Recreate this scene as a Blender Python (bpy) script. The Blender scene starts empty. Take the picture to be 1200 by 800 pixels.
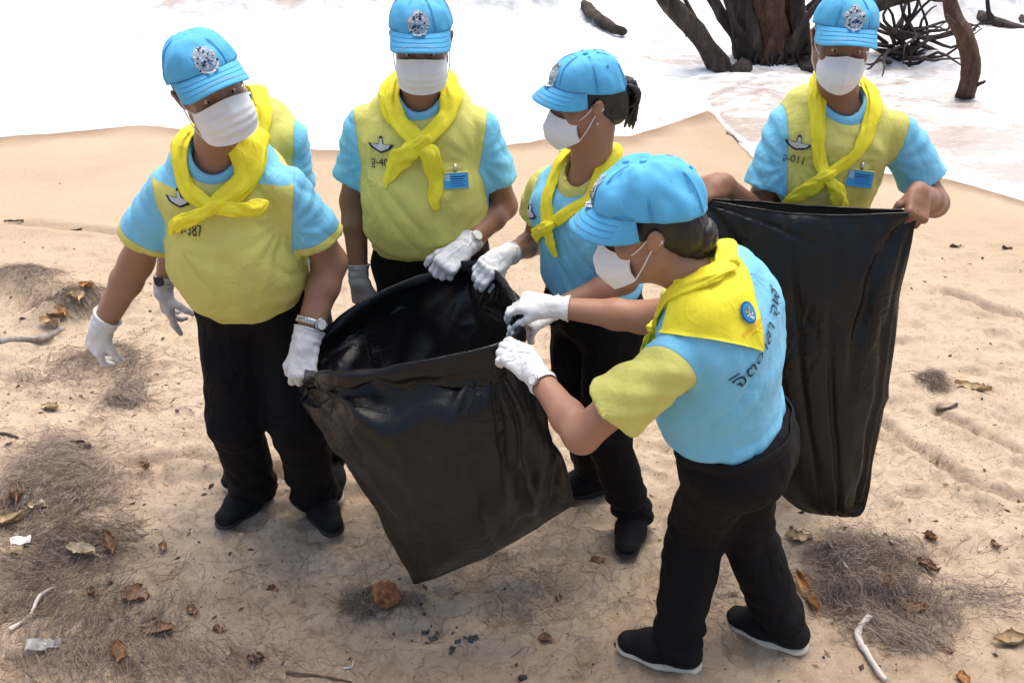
import bpy, bmesh, math, random
import numpy as np
from mathutils import Vector, Matrix
from mathutils.bvhtree import BVHTree
R = math.radians
random.seed(7); rng = np.random.default_rng(7)
SC = bpy.context.scene
COL = SC.collection
# ---------------------------------------------------------------- camera
CAM_H, PITCH, FPX = 2.31, R(30.0), 1200.0
cd = bpy.data.cameras.new('camera'); cam = bpy.data.objects.new('camera', cd); COL.objects.link(cam)
cd.sensor_width = 36.0; cd.lens = 36.0 * FPX / 1200.0; cd.clip_end = 2000; cd.clip_start = 0.05
cam.location = (0, 0, CAM_H); cam.rotation_euler = (math.pi/2 - PITCH, 0, 0)
SC.camera = cam
# ---------------------------------------------------------------- sky, sun, exposure
SUN_EL, SUN_AZ = R(70), R(20)       # azimuth measured from +Y (the sea) towards +X
w = bpy.data.worlds.new('World'); SC.world = w; w.use_nodes = True
nt = w.node_tree; bg = nt.nodes['Background']
sk = nt.nodes.new('ShaderNodeTexSky'); sk.sky_type = 'NISHITA'; sk.sun_disc = False
sk.sun_elevation = SUN_EL; sk.sun_rotation = SUN_AZ
sk.air_density = 1.0; sk.dust_density = 6.0; sk.ozone_density = 0.6
nt.links.new(sk.outputs[0], bg.inputs[0]); bg.inputs[1].default_value = 0.15
sl = bpy.data.lights.new('sun', 'SUN'); sl.energy = 1.15; sl.angle = R(65); sl.color = (1.0, 0.95, 0.87)
sun = bpy.data.objects.new('sun', sl); COL.objects.link(sun); sun.location = (3, 8, 12)
sd = Vector((math.sin(SUN_AZ)*math.cos(SUN_EL), math.cos(SUN_AZ)*math.cos(SUN_EL), math.sin(SUN_EL)))
sun.rotation_euler = sd.to_track_quat('Z', 'Y').to_euler()
SC.view_settings.view_transform = 'Standard'; SC.view_settings.look = 'None'
SC.view_settings.gamma = 1.0; SC.view_settings.exposure = 0.76
try: SC.view_settings.use_curve_mapping = False
except Exception: pass
# ---------------------------------------------------------------- small helpers
V = lambda *a: np.array(a, dtype=float)
def nrm(a): a = np.asarray(a, float); return a/ (np.linalg.norm(a) + 1e-12)
FW = V(0, math.cos(PITCH), -math.sin(PITCH)); UPV = V(0, math.sin(PITCH), math.cos(PITCH))
def ray(u, v): return FW + V(1, 0, 0)*((u-600)/FPX) + UPV*((400-v)/FPX)
def at(u, v, Y):                       # a measured direction and a distance out from the bank -> a point of the beach
    d = ray(u, v); t = Y/d[1]; return V(0, 0, CAM_H) + d*t
def gr(u, v, z=0.0):                   # where that direction meets the level z
    d = ray(u, v); t = (z-CAM_H)/d[2]; return V(0, 0, CAM_H) + d*t
def lerp(a, b, t): return a*(1-t) + b*t

def hash3(i, j, k, seed):
    n = (i.astype(np.int64)*73856093) ^ (j.astype(np.int64)*19349663) ^ (k.astype(np.int64)*83492791) ^ (seed*2654435)
    n = (n ^ (n >> 13)) * 1274126177; n = n & 0x7fffffff
    n = (n ^ (n >> 15)) * 668265263; n = n & 0x7fffffff
    return (n / 0x7fffffff)*2 - 1
def noise(p, f=1.0, seed=0):           # value noise, p (n,3), f scalar or 3-vector
    q = np.asarray(p, float)*np.asarray(f, float); i = np.floor(q); t = q-i; i = i.astype(np.int64)
    t = t*t*t*(t*(t*6-15)+10); r = 0
    for a in (0, 1):
        for b in (0, 1):
            for c in (0, 1):
                wgt = (t[:, 0] if a else 1-t[:, 0])*(t[:, 1] if b else 1-t[:, 1])*(t[:, 2] if c else 1-t[:, 2])
                r = r + wgt*hash3(i[:, 0]+a, i[:, 1]+b, i[:, 2]+c, seed)
    return r
def fbm(p, f, o=3, seed=0, g=0.5):
    s = 0; a = 1.0
    for k in range(o):
        s = s + a*noise(np.asarray(p)+17.3*k, np.asarray(f, float)*2**k, seed+k); a *= g
    return s
def sstep(a, b, x): t = np.clip((x-a)/(b-a), 0, 1); return t*t*(3-2*t)

def catmull(P, n, closed=False):
    P = [np.asarray(p, float) for p in P]; m = len(P); out = []
    segs = m if closed else m-1
    for s in np.linspace(0, segs, n, endpoint=not closed):
        i = min(int(s), segs-1); t = s-i
        g = (lambda k: P[k % m]) if closed else (lambda k: P[min(max(k, 0), m-1)])
        a, b, c, d = g(i-1), g(i), g(i+1), g(i+2)
        out.append(0.5*((2*b) + (c-a)*t + (2*a-5*b+4*c-d)*t*t + (-a+3*b-3*c+d)*t**3))
    return np.array(out)

# ---------------------------------------------------------------- mesh helpers
def mesh_obj(name, verts, faces, mat, parent=None, smooth=True, loc=None, attrs=None):
    me = bpy.data.meshes.new(name)
    verts = np.asarray(verts, float)
    me.from_pydata(verts.tolist(), [], faces if isinstance(faces, list) else faces.tolist())
    if smooth: me.polygons.foreach_set('use_smooth', np.ones(len(me.polygons), dtype=bool))
    if mat is not None: me.materials.append(mat)
    for k, a in (attrs or {}).items():
        at_ = me.attributes.new(k, 'FLOAT', 'POINT'); at_.data.foreach_set('value', np.asarray(a, np.float32))
    me.update()
    o = bpy.data.objects.new(name, me); COL.objects.link(o)
    if parent is not None: o.parent = parent
    if loc is not None: o.location = loc
    return o
def tag(o, label, cat, group=None, kind=None):
    if label: o['label'] = label
    if cat: o['category'] = cat
    if group: o['group'] = group
    if kind: o['kind'] = kind
    return o
def empty(name, loc=(0, 0, 0)):
    o = bpy.data.objects.new(name, None); COL.objects.link(o); o.location = loc; o.empty_display_size = 0.1
    return o
def grid_faces(nu, nv, cu=False, off=0):      # verts laid out [v][u]
    f = []
    for j in range(nv-1):
        for i in range(nu if cu else nu-1):
            i2 = (i+1) % nu
            f.append((off+j*nu+i, off+j*nu+i2, off+(j+1)*nu+i2, off+(j+1)*nu+i))
    return f
def vnormals(v, f):
    v = np.asarray(v, float); f = np.asarray(f)
    n = np.cross(v[f[:, 2]]-v[f[:, 0]], v[f[:, 3 if f.shape[1] > 3 else 1]]-v[f[:, 1 if f.shape[1] > 3 else 0]])
    o = np.zeros_like(v)
    for k in range(f.shape[1]): np.add.at(o, f[:, k], n)
    return o/(np.linalg.norm(o, axis=1, keepdims=True)+1e-12)
def tube(path, radii, ns=8, cap=True, flat=None, fn=None):
    """swept tube; radii scalar/array; flat=(normals, ratio) squashes the section along a normal"""
    P = np.asarray(path, float); n = len(P); rad = np.broadcast_to(np.asarray(radii, float), (n,))
    T = np.gradient(P, axis=0); T /= (np.linalg.norm(T, axis=1, keepdims=True)+1e-12)
    if flat is not None: N = np.asarray(flat[0], float); N = np.broadcast_to(N, (n, 3)).copy()
    else:
        N = np.zeros((n, 3)); a = V(0, 0, 1) if abs(T[0][2]) < 0.9 else V(1, 0, 0); N[0] = a
        for i in range(1, n): N[i] = N[i-1]-T[i]*np.dot(N[i-1], T[i])
    N = N - T*np.sum(N*T, axis=1, keepdims=True); N /= (np.linalg.norm(N, axis=1, keepdims=True)+1e-12)
    B = np.cross(T, N); vs = []; ratio = 1.0 if flat is None else np.broadcast_to(np.asarray(flat[1], float), (n,))
    ratio = np.broadcast_to(ratio, (n,))
    for i in range(n):
        for k in range(ns):
            a = 2*math.pi*k/ns; m = 1.0 if fn is None else fn(i/(n-1), a)
            vs.append(P[i] + B[i]*math.cos(a)*rad[i]*m + N[i]*math.sin(a)*rad[i]*ratio[i]*m)
    f = [tuple(q) for q in grid_faces(ns, n, True)]
    if cap:
        f.append(tuple(range(ns-1, -1, -1))); f.append(tuple((n-1)*ns+k for k in range(ns)))
    return np.array(vs), f
def merge(parts):
    vs = []; fs = []; o = 0
    for v, f in parts:
        vs.append(np.asarray(v)); fs += [tuple(int(i)+o for i in q) for q in f]; o += len(v)
    return np.vstack(vs), fs
def bvh_of(v, f): return BVHTree.FromPolygons([tuple(p) for p in v], [tuple(q) for q in f])

# ---------------------------------------------------------------- implicit surfaces (for bodies and clothes)
class Solid:
    def __init__(s, h): s.h = h; s.ops = []
    def add(s, fn, lo, hi, k=0.0, op='u'): s.ops.append((fn, np.asarray(lo, float), np.asarray(hi, float), k, op)); return s
    def cone(s, a, b, ra, rb, k=0.02, op='u', n=None, sc=1.0, cut=None):
        a = np.asarray(a, float); b = np.asarray(b, float); ba = b-a; L = max(float(ba@ba), 1e-9)
        def fn(X, Y, Z):
            x, y, z = X-a[0], Y-a[1], Z-a[2]
            t = np.clip((x*ba[0]+y*ba[1]+z*ba[2])/L, 0, 1)
            x, y, z = x-t*ba[0], y-t*ba[1], z-t*ba[2]
            if n is not None:
                q = (x*n[0]+y*n[1]+z*n[2])*(1/sc-1); x, y, z = x+q*n[0], y+q*n[1], z+q*n[2]
            d = np.sqrt(x*x+y*y+z*z) - (ra+(rb-ra)*t)
            if n is not None: d = d*(0.5+0.5*min(sc, 1.0))
            if cut is not None:
                for (c, m) in cut: d = np.maximum(d, (X-c[0])*m[0]+(Y-c[1])*m[1]+(Z-c[2])*m[2])
            return d
        r = max(ra, rb)*max(1.0, sc)
        return s.add(fn, np.minimum(a, b)-r, np.maximum(a, b)+r, k, op)
    def ell(s, c, r, M=None, k=0.02, op='u'):
        c = np.asarray(c, float); r = np.asarray(r, float); M = np.eye(3) if M is None else np.asarray(M, float)
        def fn(X, Y, Z):
            x, y, z = X-c[0], Y-c[1], Z-c[2]
            l = [x*M[0, i]+y*M[1, i]+z*M[2, i] for i in range(3)]
            k0 = np.sqrt(sum((l[i]/r[i])**2 for i in range(3))); k1 = np.sqrt(sum((l[i]/r[i]**2)**2 for i in range(3)))+1e-9
            return k0*(k0-1)/k1
        e = np.abs(M)@r
        return s.add(fn, c-e, c+e, k, op)
    def box(s, c, hs, rr, M=None, k=0.02, op='u'):
        c = np.asarray(c, float); hs = np.asarray(hs, float); M = np.eye(3) if M is None else np.asarray(M, float)
        def fn(X, Y, Z):
            x, y, z = X-c[0], Y-c[1], Z-c[2]
            q = [np.abs(x*M[0, i]+y*M[1, i]+z*M[2, i])-(hs[i]-rr) for i in range(3)]
            return np.sqrt(sum(np.maximum(t, 0)**2 for t in q)) + np.minimum(np.maximum(q[0], np.maximum(q[1], q[2])), 0) - rr
        e = np.abs(M)@hs
        return s.add(fn, c-e, c+e, k, op)
    def loft(s, st, k=0.03, infl=0.0):        # stations (centre, right, fwd, a, b)
        for i in range(len(st)-1):
            (c0, r0, f0, a0, b0), (c1, r1, f1, a1, b1) = st[i], st[i+1]
            ba = c1-c0; L = float(ba@ba); rt = nrm(r0+r1); fd = nrm(f0+f1); ax = nrm(np.cross(rt, fd))
            def fn(X, Y, Z, c0=c0, ba=ba, L=L, rt=rt, fd=fd, ax=ax, a0=a0, a1=a1, b0=b0, b1=b1):
                x, y, z = X-c0[0], Y-c0[1], Z-c0[2]
                t = np.clip((x*ba[0]+y*ba[1]+z*ba[2])/L, 0, 1)
                x, y, z = x-t*ba[0], y-t*ba[1], z-t*ba[2]
                a = a0+(a1-a0)*t+infl; b = b0+(b1-b0)*t+infl
                u = (x*rt[0]+y*rt[1]+z*rt[2]); v_ = (x*fd[0]+y*fd[1]+z*fd[2]); w_ = (x*ax[0]+y*ax[1]+z*ax[2])
                e = (np.abs(u/a)**2.3+np.abs(v_/b)**2.3+np.abs(w_/(0.8*b))**2.3)**(1/2.3)
                return (e-1)*(0.5*(np.minimum(a, b)+np.sqrt(a*b)))
            m = max(a0, a1, b0, b1)+infl+0.01
            s.add(fn, np.minimum(c0, c1)-m, np.maximum(c0, c1)+m, k)
        return s
    def cutplane(s, c, n, k=0.0):             # keep where (p-c).n < 0
        c = np.asarray(c, float); n = nrm(n)
        return s.add(lambda X, Y, Z: -((X-c[0])*n[0]+(Y-c[1])*n[1]+(Z-c[2])*n[2]), None if False else V(-99, -99, -99), V(99, 99, 99), k, 's')
    def mesh(s, pad=0.012):
        us = [o for o in s.ops if o[4] == 'u' or o[4] == 'g']
        lo = np.min([o[1] for o in us], axis=0)-pad; hi = np.max([o[2] for o in us], axis=0)+pad
        h = s.h; dims = np.ceil((hi-lo)/h).astype(int)+1
        A = np.full(dims, 0.2, np.float32)
        ax = [(lo[i]+h*np.arange(dims[i])).astype(np.float32) for i in range(3)]
        groups = {}
        for fn, l, u, k, op in s.ops:
            m = k+3*h
            i0 = np.clip(np.floor((l-m-lo)/h).astype(int), 0, dims); i1 = np.clip(np.ceil((u+m-lo)/h).astype(int)+1, 0, dims)
            if np.any(i1 <= i0): continue
            sl_ = tuple(slice(a, b) for a, b in zip(i0, i1))
            d = fn(ax[0][sl_[0]][:, None, None], ax[1][sl_[1]][None, :, None], ax[2][sl_[2]][None, None, :])
            B = A[sl_]
            if op == 'u':
                if k > 0:
                    hh = np.maximum(k-np.abs(B-d), 0)/k; A[sl_] = np.minimum(B, d)-hh*hh*k*0.25
                else: A[sl_] = np.minimum(B, d)
            elif op == 's':
                d = -d
                if k > 0:
                    hh = np.maximum(k-np.abs(B-d), 0)/k; A[sl_] = np.maximum(B, d)+hh*hh*k*0.25
                else: A[sl_] = np.maximum(B, d)
        return surface_nets(A, lo, h)
def surface_nets(A, lo, h):
    S = A < 0; nx, ny, nz = A.shape
    c = np.zeros((nx-1, ny-1, nz-1), np.int8)
    for a in (0, 1):
        for b in (0, 1):
            for d in (0, 1): c += S[a:nx-1+a, b:ny-1+b, d:nz-1+d]
    act = (c > 0) & (c < 8); idx = np.full(act.shape, -1, np.int64); I = np.argwhere(act); idx[act] = np.arange(len(I))
    P = np.zeros((len(I), 3)); cnt = np.zeros(len(I))
    cor = [(a, b, d) for a in (0, 1) for b in (0, 1) for d in (0, 1)]
    val = {q: A[I[:, 0]+q[0], I[:, 1]+q[1], I[:, 2]+q[2]].astype(float) for q in cor}
    for q in cor:
        for axx in range(3):
            if q[axx] == 1: continue
            r = list(q); r[axx] = 1; r = tuple(r); a, b = val[q], val[r]; m = (a < 0) != (b < 0)
            t = np.where(m, a/np.where(m, a-b, 1), 0)
            pt = np.tile(np.array(q, float), (len(I), 1)); pt[:, axx] = t
            P += pt*m[:, None]; cnt += m
    P = lo + h*(I + P/np.maximum(cnt, 1)[:, None])
    F = []
    for axx in range(3):
        b, d = (axx+1) % 3, (axx+2) % 3
        s0 = [slice(None)]*3; s1 = [slice(None)]*3; s0[axx] = slice(0, -1); s1[axx] = slice(1, None)
        for q in (b, d): s0[q] = slice(1, -1); s1[q] = slice(1, -1)
        E0, E1 = S[tuple(s0)], S[tuple(s1)]; m = E0 != E1; Q = np.argwhere(m)
        if len(Q) == 0: continue
        flip = E0[m]; Q = Q.copy(); Q[:, b] += 1; Q[:, d] += 1
        def g(db, dd):
            q = Q.copy(); q[:, b] -= db; q[:, d] -= dd; return idx[q[:, 0], q[:, 1], q[:, 2]]
        f = np.stack([g(1, 1), g(0, 1), g(0, 0), g(1, 0)], 1); f[~flip] = f[~flip][:, ::-1]; F.append(f)
    F = np.vstack(F); F = F[(F >= 0).all(1)]
    return P, F
# ---------------------------------------------------------------- materials
class NB:
    def __init__(s, name):
        s.m = bpy.data.materials.new(name); s.m.use_nodes = True; s.t = s.m.node_tree
        s.b = s.t.nodes['Principled BSDF']
    def n(s, typ, **kw):
        o = s.t.nodes.new(typ)
        for k, v in kw.items():
            if k.startswith('i_'):
                key = k[2:]; key = int(key) if key.isdigit() else key
                o.inputs[key].default_value = v
            else: setattr(o, k, v)
        return o
    def l(s, a, b): s.t.links.new(a, b)
    def noise(s, scale, detail=3, rough=0.55, vec=None, dist=0.0):
        o = s.n('ShaderNodeTexNoise'); o.inputs['Scale'].default_value = scale; o.inputs['Detail'].default_value = detail
        o.inputs['Roughness'].default_value = rough; o.inputs['Distortion'].default_value = dist
        if vec is not None: s.l(vec, o.inputs['Vector'])
        return o
    def coord(s, scale=None, kind='Object'):
        c = s.n('ShaderNodeTexCoord').outputs[kind]
        if scale is not None:
            m = s.n('ShaderNodeMapping'); m.inputs['Scale'].default_value = scale; s.l(c, m.inputs['Vector']); c = m.outputs[0]
        return c
    def ramp(s, fac, stops, interp='LINEAR'):
        r = s.n('ShaderNodeValToRGB'); e = r.color_ramp.elements; r.color_ramp.interpolation = interp
        while len(e) > 1: e.remove(e[-1])
        e[0].position = stops[0][0]; e[0].color = (*stops[0][1], 1)
        for p, c in stops[1:]:
            q = e.new(p); q.color = (*c, 1)
        s.l(fac, r.inputs[0]); return r.outputs[0]
    def mix(s, fac, a, b, mode='MIX'):
        m = s.n('ShaderNodeMix', data_type='RGBA', blend_type=mode)
        for i, x in ((0, fac), (6, a), (7, b)):
            if hasattr(x, 'is_linked'): s.l(x, m.inputs[i])
            else: m.inputs[i].default_value = x if i == 0 else (*x, 1)
        return m.outputs[2]
    def math(s, op, a, b=0.0):
        m = s.n('ShaderNodeMath', operation=op)
        for i, x in enumerate((a, b)):
            if hasattr(x, 'is_linked'): s.l(x, m.inputs[i])
            else: m.inputs[i].default_value = x
        return m.outputs[0]
    def attr(s, name): a = s.n('ShaderNodeAttribute'); a.attribute_name = name; return a.outputs['Fac']
    def bump(s, h, strength=0.3, dist=0.01, base=None):
        b = s.n('ShaderNodeBump'); b.inputs['Strength'].default_value = strength; b.inputs['Distance'].default_value = dist
        s.l(h, b.inputs['Height'])
        if base is not None: s.l(base, b.inputs['Normal'])
        return b.outputs[0]
    def done(s, col=None, rough=0.6, normal=None, **kw):
        if col is not None:
            if hasattr(col, 'is_linked'): s.l(col, s.b.inputs['Base Color'])
            else: s.b.inputs['Base Color'].default_value = (*col, 1)
        if hasattr(rough, 'is_linked'): s.l(rough, s.b.inputs['Roughness'])
        else: s.b.inputs['Roughness'].default_value = rough
        if normal is not None: s.l(normal, s.b.inputs['Normal'])
        for k, v in kw.items(): s.b.inputs[k.replace('_', ' ')].default_value = v
        return s.m
MATS = {}
def creases(b, scale, stretch, width=0.035, seed=0.0):
    """thin sharp wrinkles of pressed or pulled cloth, present only in places"""
    mp = b.n('ShaderNodeMapping'); mp.inputs['Scale'].default_value = stretch; mp.inputs['Rotation'].default_value = (0.3, 0.4+seed, 0.5); mp.inputs['Location'].default_value = (seed, seed*2, 0)
    b.l(b.coord(), mp.inputs['Vector']); n = b.noise(scale, 2, 0.5, mp.outputs[0], 0.9)
    a = b.math('ABSOLUTE', b.math('SUBTRACT', n.outputs[0], 0.5)); r = b.n('ShaderNodeMapRange'); b.l(a, r.inputs[0]); r.inputs[1].default_value = 0.0; r.inputs[2].default_value = width; r.interpolation_type = 'SMOOTHSTEP'
    mk = b.noise(3.2, 1, 0.5, b.coord()); q = b.n('ShaderNodeMapRange'); b.l(mk.outputs[0], q.inputs[0]); q.inputs[1].default_value = 0.42; q.inputs[2].default_value = 0.62
    inv = b.math('SUBTRACT', 1.0, r.outputs[0]); return b.math('MULTIPLY', inv, q.outputs[0])
def cloth(name, col, rough=0.85, var=0.12, weave=700, fold=0.25, sheen=0.0):
    if name in MATS: return MATS[name]
    b = NB(name); c = b.coord()
    n1 = b.noise(9, 4, vec=c); n2 = b.noise(weave, 1, vec=c); n3 = b.noise(26, 3, 0.5, vec=b.coord((1, 1, 0.45)), dist=0.6)
    colr = b.mix(b.math('MULTIPLY', n1.outputs[0], var*2), col, tuple(x*0.72 for x in col))
    nm = b.bump(n3.outputs[0], fold, 0.012); nm = b.bump(n2.outputs[0], 0.12, 0.001, nm)
    nm = b.bump(creases(b, 9, (1, 1, 0.5), 0.04), fold, 0.006, nm)
    MATS[name] = b.done(colr, rough, nm, Sheen_Weight=sheen); return MATS[name]
def plain(name, col, rough=0.5, metal=0.0, nscale=60, var=0.15, bump=0.05, **kw):
    if name in MATS: return MATS[name]
    b = NB(name); n = b.noise(nscale, 3, vec=b.coord())
    colr = b.mix(b.math('MULTIPLY', n.outputs[0], var*2), col, tuple(x*0.6 for x in col))
    MATS[name] = b.done(colr, rough, b.bump(n.outputs[0], bump, 0.003), Metallic=metal, **kw); return MATS[name]
def shirt_mat(name, body, sleeve, hem, collar, side=None, rough=0.8):
    """body / sleeve / hem / collar cloth colours, parted where the pieces are sewn together"""
    b = NB(name); c = b.coord()
    def gt(a, v): return b.math('GREATER_THAN', b.attr(a), v)
    colr = b.mix(gt('sleeve', 0.0), body, sleeve)
    if side is not None: colr = b.mix(gt('side', 0.0), colr, side)
    colr = b.mix(gt('hem', 0.0), colr, hem); colr = b.mix(gt('collar', 0.0), colr, collar)
    n1 = b.noise(7, 3, vec=c); colr = b.mix(b.math('MULTIPLY', n1.outputs[0], 0.25), colr, (0.5, 0.5, 0.5), 'SOFT_LIGHT')
    # stitched seams: a fine dip where the pieces meet
    seam = b.math('ABSOLUTE', b.attr('sleeve')); seam = b.math('MINIMUM', seam, b.math('ABSOLUTE', b.attr('collar')))
    seam = b.math('MINIMUM', seam, b.math('ABSOLUTE', b.attr('hem')))
    sm = b.n('ShaderNodeMapRange'); sm.inputs[2].default_value = 0.006; b.l(seam, sm.inputs[0]); sm.inputs[1].default_value = 0.0
    sm.inputs[1].default_value = 0.0; sm.inputs[2].default_value = 0.005
    st = b.n('ShaderNodeMapRange'); b.l(seam, st.inputs[0]); st.inputs[2].default_value = 0.0022; st.inputs[3].default_value = 0.45; st.inputs[4].default_value = 0.0
    colr = b.mix(st.outputs[0], colr, (0.10, 0.16, 0.12))
    n3 = b.noise(20, 4, 0.5, vec=b.coord((1, 1, 0.5)), dist=0.8); n2 = b.noise(900, 1, vec=c)
    nm = b.bump(sm.outputs[0], 0.5, 0.002); nm = b.bump(n3.outputs[0], 0.45, 0.016, nm); nm = b.bump(n2.outputs[0], 0.1, 0.001, nm)
    nm = b.bump(creases(b, 6, (1, 1, 0.55), 0.06), 0.27, 0.007, nm); nm = b.bump(creases(b, 10, (0.6, 1, 1.2), 0.055, 1.3), 0.18, 0.005, nm)
    return b.done(colr, rough, nm, Sheen_Weight=0.08, Specular_IOR_Level=0.25)
def skin_mat(name, col):
    b = NB(name); c = b.coord()
    n1 = b.noise(11, 3, vec=c); n2 = b.noise(260, 2, vec=c)
    colr = b.mix(n1.outputs[0], tuple(x*1.05 for x in col), (col[0]*0.86, col[1]*0.74, col[2]*0.68))
    return b.done(colr, 0.48, b.bump(n2.outputs[0], 0.12, 0.002), Subsurface_Weight=0.12, Subsurface_Radius=(0.012, 0.004, 0.002), Specular_IOR_Level=0.4)
YEL = (0.61, 0.585, 0.155); BLU = (0.19, 0.54, 0.77); SCARF = (0.87, 0.77, 0.03); CAPB = (0.095, 0.44, 0.74)
M_SCARF = cloth('scarf_cloth', SCARF, 0.75, 0.06, 900, 0.35)
M_CAP = cloth('cap_twill', CAPB, 0.8, 0.1, 1100, 0.15)
M_CAPSEAM = cloth('cap_thread', (0.06, 0.32, 0.58), 0.8)
M_CAPDARK = cloth('cap_underside', (0.05, 0.2, 0.36), 0.9)
M_TROUSER = cloth('black_trouser_cloth', (0.0034, 0.0034, 0.0050), 0.85, 0.1, 800, 0.6)
M_TROUSER.node_tree.nodes['Principled BSDF'].inputs['Specular IOR Level'].default_value = 0.22
M_SHOE = cloth('dark_knit', (0.0055, 0.006, 0.0075), 0.8, 0.1, 1500, 0.2)
M_SHOE.node_tree.nodes['Principled BSDF'].inputs['Specular IOR Level'].default_value = 0.25
M_BELT = plain('belt_cloth', (0.006, 0.006, 0.007), 0.8, Specular_IOR_Level=0.2)
M_SOLEB = plain('black_rubber', (0.012, 0.012, 0.014), 0.6)
M_SOLEW = plain('pale_rubber', (0.62, 0.57, 0.46), 0.6)
M_GLOVE = cloth('white_glove', (0.70, 0.71, 0.72), 0.8, 0.12, 1400, 0.45)
M_GLOVEG = cloth('grey_glove', (0.46, 0.46, 0.47), 0.85, 0.15, 1400, 0.45)
M_MASK = cloth('mask_fabric', (0.80, 0.81, 0.83), 0.85, 0.06, 1600, 0.12)
M_STRAPW = plain('white_elastic', (0.8, 0.8, 0.8), 0.8)
M_HAIR = plain('black_hair', (0.010, 0.008, 0.008), 0.45, nscale=200, bump=0.5)
M_EYEW = plain('eye_white', (0.6, 0.57, 0.54), 0.25, bump=0)
M_EYED = plain('eye_iris', (0.012, 0.008, 0.006), 0.1, bump=0)
M_STEEL = plain('watch_steel', (0.62, 0.62, 0.62), 0.28, 1.0)
M_DIAL = plain('watch_dial', (0.75, 0.75, 0.73), 0.25)
M_BLACKSTRAP = plain('black_strap', (0.015, 0.015, 0.016), 0.5)
M_NAVY = plain('navy_print', (0.012, 0.016, 0.045), 0.8, bump=0)
M_SILVER = plain('silver_thread', (0.60, 0.61, 0.63), 0.6, nscale=400, var=0.3)
M_WHITE = plain('white_thread', (0.78, 0.78, 0.78), 0.7, nscale=300)
M_BADGE = plain('badge_blue', (0.03, 0.33, 0.66), 0.3)
M_BADGEY = plain('badge_clear_edge', (0.62, 0.52, 0.16), 0.35)
M_RED = plain('red_print', (0.62, 0.16, 0.03), 0.8)
M_EMBBLUE = plain('emblem_blue', (0.03, 0.13, 0.42), 0.7)
M_PALE = plain('pale_print', (0.35, 0.5, 0.58), 0.7)
M_GOLD = plain('gold_thread', (0.62, 0.45, 0.06), 0.5)
M_GREY = plain('grey_thread', (0.30, 0.44, 0.54), 0.8)
# ---------------------------------------------------------------- people
UP = V(0, 0, 1)
def frame(fwd, up):
    f = nrm(fwd); x = nrm(np.cross(f, up)); u = np.cross(x, f); return np.stack([x, f, u], 1)   # columns right, forward, up
def ik(a, c, l1, l2, hint):
    d = c-a; D = np.linalg.norm(d); s = 1.0
    if D > (l1+l2)*0.995: s = D/((l1+l2)*0.995)
    l1, l2 = l1*s, l2*s; x = (l1*l1-l2*l2+D*D)/(2*D); h = math.sqrt(max(l1*l1-x*x, 0)); n = d/D
    q = hint-a; q = q-n*(q@n); return a+n*x+nrm(q)*h
def rot_about(v, ax, ang):
    ax = nrm(ax); c, s = math.cos(ang), math.sin(ang); return v*c+np.cross(ax, v)*s+ax*(ax@v)*(1-c)
def hand_ops(S, side, wr, ydir, dorsal, curls, thumb=(40, 20, 25), sc=1.0, infl=0.0, spread=4, kk=0.006, arm=None):
    """palm, four fingers and a thumb; side 'R'/'L'; curls = four (knuckle, middle, tip) bends in degrees"""
    y = nrm(ydir); z = nrm(np.asarray(dorsal)-y*(np.asarray(dorsal)@y)); x = np.cross(y, z); sg = -1 if side == 'R' else 1
    t = x*sg                                  # towards the thumb
    g = lambda a, b, c: wr+(t*a+y*b+z*c)*sc
    S.box(g(0.0, 0.048, 0), np.array([0.040, 0.048, 0.0135])*sc+infl, 0.0125*sc+infl*0.9, np.stack([t, y, z], 1), k=0.012)
    S.cone(g(0, -0.01, 0), g(0.004, 0.03, 0), 0.026*sc+infl, 0.026*sc+infl, 0.015, n=z, sc=0.72)
    S.cone(g(0.022, 0.018, -0.008), g(0.034, 0.05, -0.010), 0.015*sc+infl, 0.012*sc+infl, 0.012)      # thumb pad
    L = (0.073, 0.081, 0.075, 0.058); rx = (0.031, 0.0105, -0.0105, -0.030); ry = (0.092, 0.096, 0.092, 0.084)
    for i in range(4):
        p = g(rx[i], ry[i]-0.012, 0.0); sp = R(spread*(1.5-i)); d = rot_about(y, z, -sp*sg if False else 0)
        d = nrm(y+t*math.tan(R(spread)*(1.5-i)*0.8)); c = curls[i]; rr = (0.0098, 0.0100, 0.0096, 0.0086)[i]*sc+infl
        ax = nrm(np.cross(d, z))              # bending axis: positive angle brings the finger to the palm
        for j, fr in enumerate((0.48, 0.29, 0.23)):
            d = rot_about(d, ax, -R(c[j])); ln = L[i]*fr*sc + (0.012*sc if j == 0 else 0)
            q = p+d*ln; S.cone(p, q, rr*(1-0.07*j), rr*(1-0.07*(j+1)), kk if j else 0.008); p = q
    p = g(0.030, 0.026, -0.006); a0, a1, a2 = thumb
    d = nrm(t*math.sin(R(a0))+y*math.cos(R(a0))-z*0.45); ax = nrm(np.cross(d, -z*0.6-t*0.5))
    for j, ln in enumerate((0.040, 0.031, 0.026)):
        if j: d = rot_about(d, ax, R((a1, a2)[j-1]))
        q = p+d*ln*sc; S.cone(p, q, (0.0125-0.0012*j)*sc+infl, (0.0115-0.0016*j)*sc+infl, 0.006); p = q
RELAX = [(12, 18, 12), (16, 22, 14), (20, 26, 16), (24, 30, 18)]
GRIP = [(62, 88, 55), (66, 90, 55), (68, 92, 55), (70, 90, 55)]
PINCH = [(38, 42, 25), (44, 46, 28), (48, 50, 30), (52, 52, 32)]
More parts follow.
